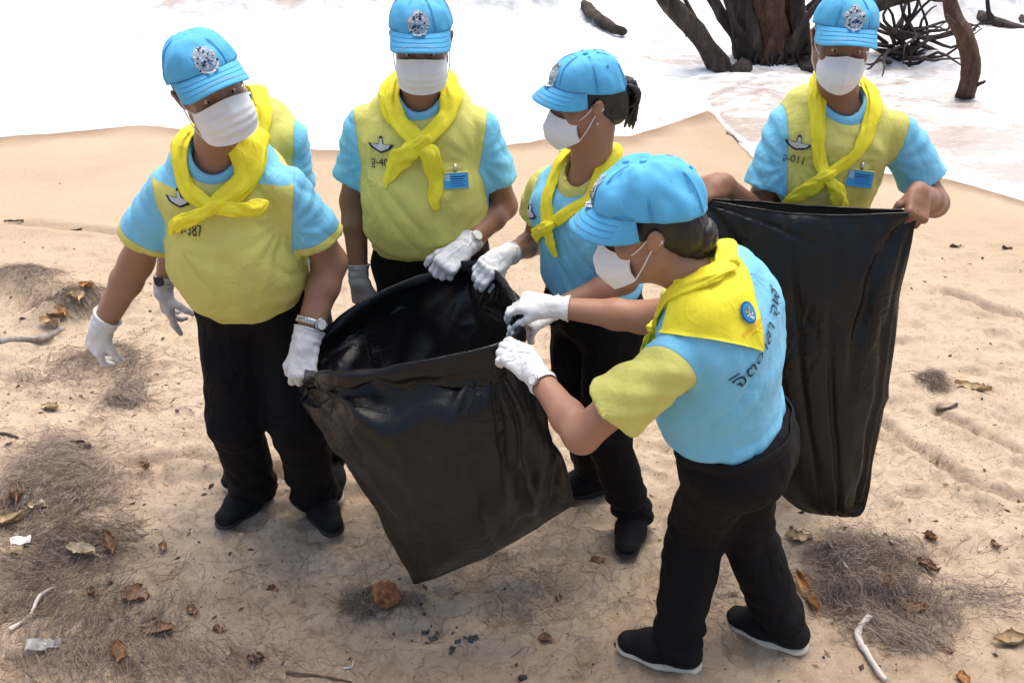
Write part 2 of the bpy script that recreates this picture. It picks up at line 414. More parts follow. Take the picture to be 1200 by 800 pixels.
def face_ops(S, c, H, m=1.0, ears=True):
    w = lambda x, y, z: c+H@(V(x, y, z)*m)
    e = lambda x, y, z, r, k=0.02, op='u': S.ell(w(x, y, z), V(*r)*m, H, k, op)
    e(0, -0.012, 0.030, (0.074, 0.092, 0.080)); e(0, 0.022, -0.028, (0.064, 0.066, 0.078), 0.03)
    for s in (-1, 1): S.cone(w(s*0.050, 0.0, -0.05), w(s*0.012, 0.070, -0.097), 0.022*m, 0.018*m, 0.025)
    e(0, 0.072, -0.098, (0.022, 0.018, 0.016), 0.02)
    for s in (-1, 1):
        e(s*0.044, 0.062, -0.022, (0.022, 0.020, 0.018), 0.02)             # cheekbones
        S.cone(w(s*0.014, 0.086, 0.024), w(s*0.046, 0.070, 0.022), 0.008*m, 0.007*m, 0.012)    # brow
        e(s*0.031, 0.100, 0.004, (0.019, 0.018, 0.013), 0.008, 's')        # eye socket
    S.cone(w(0, 0.084, 0.014), w(0, 0.101, -0.024), 0.008*m, 0.012*m, 0.012)
    for s in (-1, 1): e(s*0.013, 0.094, -0.028, (0.009, 0.010, 0.008), 0.008)
    S.cone(w(-0.018, 0.082, -0.061), w(0.018, 0.082, -0.061), 0.007*m, 0.007*m, 0.008)
    S.cone(w(-0.014, 0.080, -0.072), w(0.014, 0.080, -0.072), 0.008*m, 0.008*m, 0.008)
    for s in (-1, 1):                                                    # upper and lower lids
        for (x0, y0, z0), (x1, y1, z1) in (((0.016, 0.080, 0.0065), (0.030, 0.0835, 0.0105)), ((0.030, 0.0835, 0.0105), (0.046, 0.073, 0.0070)), ((0.016, 0.080, 0.0000), (0.030, 0.0815, -0.0065)), ((0.030, 0.0815, -0.0065), (0.046, 0.073, -0.0020))):
            S.cone(w(s*x0, y0, z0), w(s*x1, y1, z1), 0.0050*m, 0.0050*m, 0.003)
    if ears:
        for s in (-1, 1):
            Me = H@frame(V(s*0.25, 1, 0), V(s*0.30, -0.15, 1))
            S.ell(w(s*0.079, -0.006, 0.002), V(0.0085, 0.019, 0.031)*m, Me, 0.006)
            S.ell(w(s*0.0905, 0.001, 0.006), V(0.0055, 0.009, 0.015)*m, Me, 0.005, 's')

def head_matrix(root, c, H):
    M = Matrix([[*H[0], c[0]-root[0]], [*H[1], c[1]-root[1]], [*H[2], c[2]-root[2]], [0, 0, 0, 1]]); return M
def dome_pt(a, t, drop=0.0):
    """cap crown: a = angle round the head (0 = front), t = 0 rim .. 1 top"""
    fr = 0.5+0.5*math.cos(a); rx, ry = 0.0895, 0.1075
    th = t*math.pi/2; rad = math.cos(th)**0.66; k = 6*(a+math.pi/6)/(2*math.pi); seam = abs(k-round(k))
    rad *= 1-0.012*math.exp(-(seam/0.04)**2)*min(1, (1-t)*5)
    x = rx*math.sin(a)*rad; y = ry*math.cos(a)*rad-0.008; base = 0.046+0.024*math.cos(a)
    return V(x, y, base+(0.138-base)*math.sin(th)**(1.0+0.10*fr))
def cap_meshes(seed, crush=1.0):
    nu, nv = 84, 22; vs = []
    for j in range(nv):
        for i in range(nu): vs.append(dome_pt(2*math.pi*i/nu, j/(nv-1)*0.985))
    vs = np.array(vs); F = grid_faces(nu, nv, True); F.append(tuple((nv-1)*nu+i for i in range(nu)))
    n = vs-V(0, 0, 0.03); n /= np.linalg.norm(n, axis=1, keepdims=True)
    vs = vs + n*(fbm(vs, (26, 26, 14), 3, seed)*0.0042*crush)[:, None]
    # inner lining so the rim has depth
    inner = []
    for j in range(4):
        for i in range(nu):
            p = dome_pt(2*math.pi*i/nu, j/3*0.3); inner.append(V(p[0]*0.955, (p[1]+0.008)*0.955-0.008, p[2]+0.0005*j))
    inner = np.array(inner); f2 = [tuple(reversed(q)) for q in grid_faces(nu, 4, True, len(vs))]
    rim = [(i, len(vs)+i, len(vs)+(i+1) % nu, (i+1) % nu) for i in range(nu)]
    crown = (np.vstack([vs, inner]), F+f2+rim)
    bu, bv = 33, 10; top = []
    for j in range(bv):
        t = j/(bv-1)
        for i in range(bu):
            s = -1+2*i/(bu-1); a = s*R(74); p = dome_pt(a, 0.02)*V(0.985, 0.985, 1)
            ln = 0.056*(max(0, 1-abs(s)**3.0))**0.6+0.001
            dirv = nrm(V(math.sin(a)*0.30, 1.0, 0)); q = p+dirv*ln*t
            q[0] *= 1-0.04*t; curve = 0.026*(abs(q[0])/0.085)**2.0
            q[2] = p[2]-curve*t**0.8*0.8-0.024*t*(1-0.2*abs(s))+0.002-0.005*t*t; top.append(q)
    top = np.array(top); bot = top-V(0, 0, 0.0032); fb = grid_faces(bu, bv); fb = [tuple(reversed(q)) for q in fb]
    n0 = len(top); f = fb+[tuple(n0+i for i in reversed(q)) for q in fb]
    ring = [i for i in range(bu)]+[j*bu+bu-1 for j in range(1, bv)]+[(bv-1)*bu+i for i in range(bu-2, -1, -1)]+[j*bu for j in range(bv-2, 0, -1)]
    m = len(ring); f += [(ring[k], ring[(k+1) % m], n0+ring[(k+1) % m], n0+ring[k]) for k in range(m)]
    return crown, (np.vstack([top, bot]), f)
def disk_faces(pts2, step):
    """fills a closed 2-D outline with small faces so that it can follow a curved cloth"""
    bm = bmesh.new(); vs = [bm.verts.new((p[0], p[1], 0)) for p in pts2]; bm.faces.new(vs)
    bmesh.ops.triangulate(bm, faces=bm.faces[:])
    for _ in range(6):
        e = [q for q in bm.edges if q.calc_length() > step]
        if not e: break
        bmesh.ops.subdivide_edges(bm, edges=e, cuts=1); bmesh.ops.triangulate(bm, faces=bm.faces[:])
    bm.verts.index_update(); v = np.array([q.co[:] for q in bm.verts]); f = [tuple(x.index for x in q.verts) for q in bm.faces]; bm.free()
    return v[:, :2], f
_tc = {}
def text_mesh(txt, size):
    c = bpy.data.curves.new('lettering', 'FONT'); c.body = txt; c.size = size; c.align_x = 'CENTER'; c.align_y = 'CENTER'; c.resolution_u = 3
    o = bpy.data.objects.new('lettering', c); COL.objects.link(o); bpy.context.view_layer.update()
    me = o.evaluated_get(bpy.context.evaluated_depsgraph_get()).to_mesh()
    v = np.array([x.co[:2] for x in me.vertices]); f = [tuple(p.vertices) for p in me.polygons]
    bpy.data.objects.remove(o); bpy.data.curves.remove(c); return v, f
def decal(name, v2, f, bvh, c, n, up, mat, parent, off=0.0018, sub=None):
    """lays a flat printed or sewn shape on a curved surface"""
    n = nrm(n); up = nrm(up-n*(np.asarray(up)@n)); rt = np.cross(up, n); out = []; c = np.asarray(c, float)
    for p in v2:
        o = c+rt*p[0]+up*p[1]+n*0.12; h = bvh.ray_cast(Vector(o), Vector(-n), 0.4)
        q = np.array(h[0]) if h[0] is not None else c+rt*p[0]+up*p[1]
        nn = np.array(h[1]) if h[0] is not None else n
        if nn@n < 0: nn = n
        out.append(q+n*off*0.6+nn*off*0.6)
    return mesh_obj(name, out, f, mat, parent, smooth=False)
def wing_outline(k=1.0):
    return [(x*k, y*k) for x, y in [(-0.030, 0.004), (-0.012, 0.003), (-0.005, 0.004), (-0.0045, 0.017), (0, 0.021), (0.0045, 0.017), (0.005, 0.004), (0.012, 0.003), (0.030, 0.004), (0.022, -0.006), (0.010, -0.012), (0, -0.016), (-0.010, -0.012), (-0.022, -0.006)]]
def circ(r, n=20, ry=None, j=0.0, rg=None):
    return [((r*(1+(rg.uniform(-j, j) if rg else 0)))*math.cos(2*math.pi*i/n), ((ry or r)*(1+(rg.uniform(-j, j) if rg else 0)))*math.sin(2*math.pi*i/n)) for i in range(n)]
def cap_emblem(cap, crown, brim, seed, txt='จิตอาสา พระราชทาน'):
    rg = np.random.default_rng(seed); b = bvh_of(*crown); c = V(0, 0.1, 0.102); n = V(0, 1, 0.42); ke = 1.28
    em = decal('emblem', *disk_faces(circ(0.022*ke, 26, 0.025*ke, 0.26, rg), 0.006), b, c, n, UP, M_GREY, cap, 0.0015)
    parts = {M_WHITE: [], M_SILVER: [], M_NAVY: [], M_GOLD: [], M_EMBBLUE: []}
    for i in range(84):
        y = rg.uniform(-0.022, 0.027); x = rg.uniform(-1, 1)*0.024*math.sqrt(max(0.05, 1-((y+0.002)/0.030)**2))*(0.55 if y > 0.012 else 1.0)
        dark = -0.013 < y < -0.004 and abs(x) < 0.016
        m = (M_NAVY, M_NAVY, M_EMBBLUE, M_SILVER)[rg.integers(4)] if dark else (M_WHITE, M_WHITE, M_WHITE, M_SILVER, M_SILVER, M_NAVY)[rg.integers(6)]
        sz = rg.uniform(0.0018, 0.0038); el = rg.uniform(0.4, 1.0); th_ = rg.random()*3.14; pts = []
        for t in np.linspace(0, 6.28, 8)[:-1]:
            a_, b_ = sz*rg.uniform(0.7, 1.2)*math.cos(t), sz*el*rg.uniform(0.7, 1.2)*math.sin(t); pts.append((x+a_*math.cos(th_)-b_*math.sin(th_), y+a_*math.sin(th_)+b_*math.cos(th_)))
        parts[m].append((np.array(pts)*ke*0.9, [tuple(range(7))]))
    arc = [(0.021*math.cos(t), -0.006+0.021*math.sin(t)) for t in np.linspace(R(205), R(335), 12)]+[(0.0175*math.cos(t), -0.006+0.0175*math.sin(t)) for t in np.linspace(R(335), R(205), 12)]
    parts[M_WHITE].append((np.array(arc)*ke, [tuple(range(24))]))
    for k, (m, l) in enumerate(parts.items()):
        if l:
            v, f = merge([(np.c_[a, np.zeros(len(a))], q) for a, q in l])
            decal('embroidery', v[:, :2], f, b, c, n, UP, m, cap, 0.0024+0.0004*k)
    v, f = text_mesh(txt, 0.0135)
    decal('lettering', v, f, bvh_of(*brim), V(0, 0.130, 0.04), V(0, 0.40, 1), V(0, -1, 0.3), M_GREY, cap, 0.0012)
    return em
def mask_mesh(style):
    nu, nv = 41, 25; vs = []
    for j in range(nv):
        v = j/(nv-1)                              # 0 top .. 1 bottom
        for i in range(nu):
            u = -1+2*i/(nu-1); au = abs(u)
            if style == 'pleated':
                z = -0.013-0.100*v+0.016*(1-au**1.5)*(1-v)-0.010*(1-v)*au+0.012*v*au**2
                half = 0.0725-0.006*abs(v-0.45); x = half*math.sin(u*1.40)/math.sin(1.40)
                prot = 0.107+0.010*math.sin(min(1, v*1.2)*math.pi)-0.020*max(0, v-0.7)**1.2*1.6
                y = 0.024+(prot-0.024)*math.cos(u*1.30)**0.78 if au < 1 else 0.030
                y += 0.008*math.exp(-(u/0.16)**2)*math.exp(-((v-0.15)/0.28)**2)
                pl = 0
                for q in (0.26, 0.46, 0.66): pl += 0.0045*(1/(1+math.exp(-(v-q)*110)))-0.0045*sstep(q+0.02, q+0.2, v)
                y += pl*(1-au**4)
            else:                                  # three-panel folded mask
                zt = -0.002*(1-au**1.3)-0.024*au; zb = -0.118+0.034*au**1.5; z = zt+(zb-zt)*v
                half = 0.067*(1-0.12*abs(v-0.5)); x = half*math.sin(u*1.35)/math.sin(1.35)
                if v < 0.34: k = 0.35+0.65*(v/0.34)
                elif v < 0.66: k = 1.0
                else: k = 1.0-0.75*((v-0.66)/0.34)
                y = 0.026+(0.072+0.034*k)*max(0, math.cos(u*1.36))**0.8
                y += 0.006*math.exp(-(u/0.10)**2)*k-0.0015*math.exp(-(u/0.018)**2)
            vs.append((x, y, z))
    vs = np.array(vs); f = grid_faces(nu, nv); n = vnormals(vs, f)
    if n[:, 1].mean() < 0: n = -n
    vs = vs+n*(fbm(vs, 38, 2, 5)*0.0011)[:, None]
    inner = vs-n*0.0022; m = len(vs)
    ring = [i for i in range(nu)]+[j*nu+nu-1 for j in range(1, nv)]+[(nv-1)*nu+i for i in range(nu-2, -1, -1)]+[j*nu for j in range(nv-2, 0, -1)]
    ff = list(f)+[tuple(m+i for i in reversed(q)) for q in f]+[(ring[k], ring[(k+1) % len(ring)], m+ring[(k+1) % len(ring)], m+ring[k]) for k in range(len(ring))]
    return np.vstack([vs, inner]), ff, vs.reshape(nv, nu, 3)
PROTO = {}
def head_gear(root, rp, c, H, cfg, skin):
    m = cfg.get('hs', 1.0); HM = head_matrix(rp, c, H); S3 = Matrix.Diagonal((m, m, m, 1))
    def place(o): o.matrix_local = HM@S3; return o
    # cap
    crown, brim = cap_meshes(cfg['seed'], cfg.get('crush', 1.0))
    tilt = cfg.get('captilt', 0.0)
    cap = mesh_obj('cap', *crown, M_CAP, root); cap.matrix_local = HM@S3@Matrix.Scale(cfg.get('capk', 1.0), 4)@Matrix.Rotation(tilt, 4, 'X')
    mesh_obj('brim', *brim, M_CAP, cap)
    tp = dome_pt(0, 0.985); b = Solid(0.002).ell(V(0, -0.008, tp[2]-0.001), V(0.008, 0.008, 0.0035)).mesh(); mesh_obj('button', *b, M_CAP, cap)
    # stitching rows on the brim edge seam
    seam = [dome_pt(a, 0.03)*V(1.012, 1.012, 1) for a in np.linspace(-R(72), R(72), 30)]
    mesh_obj('brim_seam', *tube(seam, 0.0016, 5), M_CAPDARK, cap)
    for k in range(6):
        a = 2*math.pi*k/6-math.pi/6+math.pi/3
        for off in (-0.022, 0.022):
            pth = [dome_pt(a+off/(0.25+math.cos(t*math.pi/2)), t)*V(1.006, 1.006, 1.002) for t in np.linspace(0.04, 0.9, 16)]
            mesh_obj('panel_seam', *tube(np.array(pth), 0.0009, 5), M_CAPSEAM, cap)
        e = dome_pt(a+math.pi/6, 0.52); en = nrm(e-V(0, -0.008, 0.05)); e1 = nrm(np.cross(en, UP)); e2 = np.cross(en, e1)
        if k in (2, 3): mesh_obj('eyelet', *tube(np.array([e+en*0.001+(e1*math.cos(t)+e2*math.sin(t))*0.0034 for t in np.linspace(0, 6.2832, 13)]), 0.0011, 5, cap=False), M_CAPSEAM, cap)
    cap_emblem(cap, crown, brim, cfg['seed'])
    for inset in (0.35, 0.6, 0.85):
        rowp = []
        bt = brim[0][:330].reshape(10, 33, 3)
        for i in range(3, 30): rowp.append(bt[min(9, int(inset*9)), i]+V(0, 0, 0.0006))
        mesh_obj('brim_stitch', *tube(np.array(rowp), 0.0007, 4), M_CAPSEAM, cap)
    # mask
    if cfg['mask'] not in PROTO: PROTO[cfg['mask']] = mask_mesh(cfg['mask'])
    mv, mf, mg = PROTO[cfg['mask']]
    mask = place(mesh_obj('face_mask', mv, mf, M_MASK, root))
    for s, col in ((-1, 0), (1, mg.shape[1]-1)):
        for row, (ez) in ((1, 0.022), (mg.shape[0]-2, -0.022)):
            p0 = mg[row, col]; e = V(s*0.0795, 0.004, 0.010 if row == 1 else -0.016); back = V(s*0.083, -0.022, 0.0)
            mid = lerp(p0, e, 0.5)+V(s*0.004, 0, 0)
            mesh_obj('ear_loop', *tube(catmull([p0, mid, e, back], 16), 0.0016, 6), M_STRAPW, mask)
    # eyes and brows
    for s in (-1, 1):
        q = V(s*0.031, 0.0730, 0.0022); sp = Solid(0.002).ell(q, V(0.0120, 0.0115, 0.0115)).mesh(); e = place(mesh_obj('eye', *sp, M_EYEW, root))
        sp = Solid(0.0012).ell(q+V(s*0.0005, 0.0086, -0.0005), V(0.0052, 0.0034, 0.0052)).mesh(); mesh_obj('iris', *sp, M_EYED, e)
        path = catmull([V(s*0.013, 0.0945, 0.024), V(s*0.030, 0.0885, 0.030), V(s*0.048, 0.0755, 0.026)], 14)
        place(mesh_obj('eyebrow', *tube(path, np.linspace(0.0042, 0.0020, 14), 6, flat=(V(0, 1, 0), 0.55)), M_HAIR, root))
    # hair
    S = Solid(0.004)
    S.ell(V(0, -0.014, 0.026), V(0.0785, 0.0970, 0.082), None, 0.02)
    if cfg['hair'] == 'short':
        S.ell(V(0, -0.062, -0.030), V(0.058, 0.040, 0.050), None, 0.03)
        S.cutplane(V(0, 0.040, 0.0), V(0, 1, 0.15)); S.cutplane(V(0, -0.03, -0.052), V(0, 0.45, -1))
        for s in (-1, 1): S.ell(V(s*0.095, 0.0, 0.000), V(0.026, 0.024, 0.036), None, 0.006, 's')
    else:
        S.ell(V(0, -0.070, -0.020), V(0.062, 0.045, 0.062), None, 0.03)
        S.cutplane(V(0, 0.052, 0.0), V(0, 1, 0.1)); S.cutplane(V(0, 0.0, -0.062), V(0, 0.35, -1))
        for s in (-1, 1): S.ell(V(s*0.098, 0.004, -0.006), V(0.027, 0.026, 0.040), None, 0.006, 's')
    S.cutplane(V(0, 0, 0.062), V(0, 0, 1))
    hv, hf = S.mesh(); n = vnormals(hv, hf); hv = hv+n*(fbm(hv, (90, 90, 25), 2, 3)*0.0018)[:, None]
    hair = place(mesh_obj('hair', hv, hf, M_HAIR, root))
    if cfg['hair'] == 'bun':
        parts = []; rg = np.random.default_rng(cfg['seed'])
        for i in range(26):
            a = rg.random()*6.28; r0 = 0.012+0.014*rg.random(); dz = rg.uniform(0.0, 0.075)
            p = [V(0.01*math.cos(a), -0.098, 0.028+0.01*math.sin(a)), V(r0*math.cos(a)*1.2, -0.125-0.012*rg.random(), 0.012+r0*math.sin(a)), V(r0*math.cos(a)*1.3, -0.132, -0.018-dz*0.3), V(r0*math.cos(a)*0.5, -0.112+0.012*rg.standard_normal(), -0.035-dz)]
            parts.append(tube(catmull(p, 10), np.array([.006, .008, .009, .0095, .010, .0095, .009, .008, .006, .0025]), 6))
        v, f = merge(parts); mesh_obj('ponytail', v, f, M_HAIR, hair)
        tb = tube(catmull([V(0.022*math.cos(t), -0.108, 0.026+0.018*math.sin(t)) for t in np.linspace(0, 6.28, 13)[:-1]], 24, True), 0.006, 6, cap=False)
        mesh_obj('hair_tie', *tb, M_BLACKSTRAP, hair)
        mesh_obj('earring', *Solid(0.0015).ell(V(-0.081, 0.002, -0.034), V(0.004, 0.004, 0.004)).mesh(), M_STEEL, root).matrix_local = HM
    if cfg['hair'] == 'knot':
        S = Solid(0.004); S.ell(V(0, -0.100, -0.030), V(0.044, 0.034, 0.036), None, 0.02); S.ell(V(0, -0.080, -0.058), V(0.046, 0.034, 0.030), None, 0.03)
        v, f = S.mesh(); n = vnormals(v, f); v = v+n*(fbm(v, (60, 160, 60), 2, 4)*0.003)[:, None]; mesh_obj('hair_bun', v, f, M_HAIR, hair)
    return cap

def person(cfg):
    g = cfg; rp = np.asarray(g['base'], float); root = empty('person', rp); tag(root, g['label'], 'person', g.get('group'))
    skin = skin_mat('skin', g['skin']); N = lambda p: np.asarray(p, float)
    sx = g.get('size', 1.0)
    hip, neck = N(g['hip']), N(g['neck']); cf, pf = nrm(g['cfwd']), nrm(g['pfwd'])
    spine = nrm(neck-hip); C = frame(cf-spine*(cf@spine), spine); Pm = frame(pf-spine*(pf@spine)*0.5, nrm(spine*0.5+UP*0.5))
    cr, cfw, cu = C[:, 0], C[:, 1], C[:, 2]; pr, pfw, pu = Pm[:, 0], Pm[:, 1], Pm[:, 2]
    L = np.linalg.norm(neck-hip); bel = g.get('belly', 0.0); W = g['w']
    bow = g.get('bow', 0.0)
    st = [(hip, pr, pfw, W[0][0], W[0][1]),
          (hip+spine*L*0.28+pfw*(0.01+bel*0.5)+cfw*bow*0.3, nrm(pr+cr*0.3), nrm(pfw+cfw*0.3), W[1][0], W[1][1]),
          (hip+spine*L*0.52+cfw*(0.008+bel*0.45-bow*0.5), nrm(pr*0.3+cr), nrm(pfw*0.3+cfw), W[2][0], W[2][1]),
          (hip+spine*L*0.76-cfw*(0.004+bow*0.6), cr, cfw, W[3][0], W[3][1]),
          (hip+spine*L*0.93-cfw*(0.022+bow*0.3), cr, cfw, W[4][0], W[4][1])]
    hc = N(g['head'][0]); H = frame(g['head'][1], g['head'][2]); hs = g.get('hs', 1.0)
    shR, shL = N(g['shR']), N(g['shL']); SH = {'R': shR, 'L': shL}; la, lf = g.get('arm', (0.29*sx, 0.255*sx))
    ar = g.get('armr', (0.049, 0.042, 0.041, 0.029)); EL = {}; WR = {}
    for s in 'RL':
        WR[s] = N(g['wr'+s]); EL[s] = ik(SH[s], WR[s], la, lf, N(g['el'+s]))
    hj = {s: hip+pr*(0.088*sx if s == 'R' else -0.088*sx)-pu*0.03 for s in 'RL'}; AN = {s: N(g['an'+s]) for s in 'RL'}
    KN = {s: ik(hj[s], AN[s], 0.40*sx, 0.39*sx, N(g['kn'+s]) if 'kn'+s in g else lerp(hj[s], AN[s], 0.5)+pf*0.3) for s in 'RL'}
    # ---- body: one continuous surface
    S = Solid(g.get('res', 0.006)); S.loft(st, 0.04, -0.024)
    for s in 'RL':
        S.cone(neck-cu*0.045, SH[s]-cu*0.025, 0.042, 0.034, 0.02)
        S.cone(SH[s]+(EL[s]-SH[s])*0.12, EL[s], ar[0]*0.92, ar[1], 0.02); mid = lerp(EL[s], WR[s], 0.28)
        S.cone(EL[s], mid, ar[1]*0.97, ar[2]*1.04, 0.02); S.cone(mid, WR[s], ar[2], ar[3], 0.015, n=nrm(N(g['dor'+s])), sc=0.92)
        S.cone(hj[s], KN[s], 0.080, 0.055, 0.03); S.cone(KN[s], AN[s], 0.052, 0.040, 0.02)
        if not g.get('glove'+s):
            hand_ops(S, s, WR[s], N(g['hd'+s]), N(g['dor'+s]), g['curl'+s], g.get('th'+s, (40, 20, 25)), 0.98*sx, 0.0, g.get('spread'+s, 3))
    nb = hc+H@V(0, -0.020, -0.060)
    S.cone(neck-cu*0.03, nb, 0.058*sx, 0.054*sx, 0.03); S.cone(lerp(neck, hc, 0.2), hc+H@V(0, 0.02, -0.075), 0.045*sx, 0.045*sx, 0.03)
    face_ops(S, hc, H, hs)
    bv, bf = S.mesh(); mesh_obj('body', bv-rp, bf, skin, root)
    # ---- shirt
    fr = g.get('sleeve', 0.62); S = Solid(0.0065); S.loft(st, 0.05, 0.004); sr = g.get('sleever', (0.066, 0.076)); hole = []
    if bel > 0: S.ell(st[1][0]+spine*0.045+pfw*W[1][1]*0.35, V(W[1][0]*0.92, W[1][1]*0.92, 0.15), np.stack([pr, pfw, pu], 1), 0.07)
    if g.get('bust'):
        for s in (-1, 1): S.ell(st[3][0]-cu*0.02+cr*s*0.075+cfw*W[3][1]*0.72, V(0.068, 0.058, 0.07), C, 0.05)
    HEM = {}; AD = {}
    for s in 'RL':
        d = nrm(EL[s]-SH[s]); he = lerp(SH[s], EL[s], fr); HEM[s], AD[s] = he, d
        S.cone(neck-cu*0.030+cr*(0.03 if s == 'R' else -0.03), SH[s]-cu*0.020, 0.052, 0.042, 0.035)
        S.cone(SH[s]-cu*0.012, he+d*0.05, sr[0]*0.82, sr[1]+0.002, 0.025, cut=[(he, d)])
    for s in 'RL':
        S.cone(HEM[s]-AD[s]*0.045, HEM[s]+AD[s]*0.05, ar[1]*1.05, sr[1]-0.003, 0.0, 's')
    rn = 0.064*sx; nax = nrm(nb-(neck-cu*0.03)); S.cone(neck-cu*0.005+cfw*0.010, neck+nax*0.14, rn, rn+0.012, 0.0, 's')
    wl = N(g['waist']) if 'waist' in g else lerp(hip, neck, g.get('wl', 0.20)); S.cutplane(wl-pu*g.get('tuck', 0.008), -pu)
    v, f = S.mesh(); n = vnormals(v, f)
    tl = (v-neck)@C; hd = (v-wl)@pu
    wr_ = fbm(v@C, (8, 8, 5), 2, g['seed'])*0.0045+np.abs(noise((v@C)@np.array([[0.8, 0, 0.6], [0, 1, 0], [-0.6, 0, 0.8]]), (20, 10, 5), g['seed']+9))**0.8*0.010*sstep(0.02, -0.08, tl[:, 2])+np.abs(noise(v@C+5, (14, 14, 6), g['seed']+3))*-0.004*(1-sstep(-0.1, 0.05, tl[:, 2]))
    wr_ += np.sin(hd*95+4*noise(v, 6, 9))*0.0045*np.exp(-(np.maximum(hd, 0)/0.055)**2)*(0.6+0.7*noise(v, 5, 2))
    fld = np.zeros(len(v))-1; hemf = fld.copy()
    for s in 'RL':
        sg = 1 if s == 'R' else -1
        o = nrm(cr*sg*0.95+AD[s]*0.25+cu*g.get('seamup', 0.05)); ds = (v-(SH[s]+cr*sg*g.get('seamx', -0.012)))@o
        t = np.clip((v-SH[s])@AD[s]/la, 0, fr+0.1); da = np.linalg.norm(v-SH[s]-np.outer(t, AD[s])*la, axis=1)
        q = np.minimum(ds, sr[1]+0.012-da); fld = np.maximum(fld, q)
        al = (v-SH[s])@AD[s]; m = sstep(0.02, 0.06, q)                      # drag folds that run round the sleeve
        wr_ += m*(np.sin(al*70+3*noise(v, 9, 4)+g['seed'])*0.0030+noise(v, (18, 18, 11), 8)*0.0055)
        hemf = np.maximum(hemf, np.minimum(q, (v-HEM[s])@AD[s]+g.get('hemw', 0.0)))
    for s in 'RL':
        sg = 1 if s == 'R' else -1; ap = (SH[s]-neck)@C+V(-sg*0.015, 0.02, -0.085); dq = tl-ap; rr_ = np.hypot(dq[:, 0], dq[:, 2])+1e-6; an_ = np.arctan2(dq[:, 2], -sg*dq[:, 0])
        wv = np.abs(((an_*4.2+0.7*noise(v, 7, g['seed']+1)+g['seed']*0.37) % 2.0)-1.0)
        wr_ += (wv-0.5)*0.008*sstep(0.02, 0.06, rr_)*sstep(0.24, 0.09, rr_)*(tl[:, 2] < 0.02)*(0.5+0.5*noise(v, 5, 33))
    dn0 = v-(neck+cfw*0.010); dn0 = np.linalg.norm(dn0-np.outer(dn0@nax, nax), axis=1); wr_ *= 0.15+0.85*sstep(rn+0.006, rn+0.05, dn0)
    v = v+n*wr_[:, None]
    dn = v-(neck+cfw*0.010); dn = np.linalg.norm(dn-np.outer(dn@nax, nax), axis=1)
    colr = np.minimum(rn+g.get('collarw', 0.020)-dn, (v-neck)@cu+0.09)
    at_ = {'sleeve': fld, 'hem': hemf if g.get('hemw') else np.zeros(len(v))-1, 'collar': colr}
    at_['side'] = g['sidef'](tl) if 'sidef' in g else np.zeros(len(v))-1
    cols = g['cols']; sm = shirt_mat('shirt_cloth', *cols)
    vl = v-rp; shirt = mesh_obj('shirt', vl, f, sm, root, attrs=at_); sb = bvh_of(vl, f)
    ringc = []
    e1 = nrm(np.cross(nax, cr)); e2 = np.cross(nax, e1)
    for a in np.linspace(0, 2*math.pi, 57)[:-1]:
        q = e1*math.cos(a)+e2*math.sin(a); o = neck+cfw*0.010-rp+q*(rn+0.010); h_ = sb.ray_cast(Vector(o+nax*0.16), Vector(-nax), 0.4)
        ringc.append(np.array(h_[0]) if h_[0] is not None else (ringc[-1] if ringc else o))
    ringc = np.array(ringc)
    for _ in range(6): ringc = (np.roll(ringc, 1, 0)+2*ringc+np.roll(ringc, -1, 0))/4
    rows_ = [ringc+nax*h1+(ringc-ringc.mean(0))/np.linalg.norm(ringc-ringc.mean(0), axis=1, keepdims=True)*o1 for h1, o1 in ((-0.012, 0.013), (0.000, 0.010), (0.007, 0.004), (0.009, -0.003), (0.005, -0.009), (-0.006, -0.011), (-0.02, -0.011))]
    mesh_obj('collar', np.vstack(rows_), grid_faces(len(ringc), len(rows_), True), cloth('collar_%d' % (cols[3] is YEL), cols[3], 0.85), shirt)
    # ---- trousers
    S = Solid(0.0075); ti = g.get('tinfl', 0.012)
    S.loft([st[0], (wl, nrm(pr+cr*0.3), nrm(pfw+cfw*0.3), W[1][0]*0.965, W[1][1]*g.get('wb', 0.97))], 0.04, ti)
    if g.get('seat'): S.ell(hip-pfw*0.045-pu*0.04, V(0.145, 0.105, 0.115), Pm, 0.06)
    lr = g.get('leg', (0.098, 0.080, 0.072))
    for s in 'RL':
        S.cone(hj[s], KN[s], lr[0], lr[1], 0.05); hem = AN[s]+V(0, 0, -0.035)
        S.cone(KN[s], hem, lr[1], lr[2], 0.03, cut=[(hem, V(0, 0, -1))])
    S.cutplane(wl+cu*0.0, nrm(pu*0.8+spine*0.2+pfw*g.get('belttilt', 0.0)))
    v, f = S.mesh(); n = vnormals(v, f)
    low = np.exp(-((v[:, 2]-0.10)/0.10)**2)+0.55*np.exp(-((v[:, 2]-KN['R'][2])/0.09)**2)
    dsp = fbm(v, (11, 11, 6), 3, g['seed']+5)*0.008+low*np.sin(v[:, 2]*85+5*noise(v, 7, 3))*0.006
    v = v+n*dsp[:, None]; tr = mesh_obj('trousers', v-rp, f, M_TROUSER, root)
    # belt
    ring = []; tb = bvh_of(v-rp, f)
    for a in np.linspace(0, 2*math.pi, 49)[:-1]:
        d = pr*math.cos(a)+pfw*math.sin(a); o = wl-pu*0.016-rp; h_ = tb.ray_cast(Vector(o+d*0.5), Vector(-d), 0.5)
        ring.append(np.array(h_[0]) if h_[0] is not None else o+d*0.15)
    ring = np.array(ring); T = ring-ring.mean(0); vv = []; nr = len(ring)
    for k, (oz, oo) in enumerate(((-0.017, 0.0), (-0.016, 0.006), (0.016, 0.006), (0.017, 0.0))):
        vv.append(ring+pu*oz+T/np.linalg.norm(T, axis=1, keepdims=True)*oo)
    mesh_obj('belt', np.vstack(vv), grid_faces(nr, 4, True), M_BELT, tr)
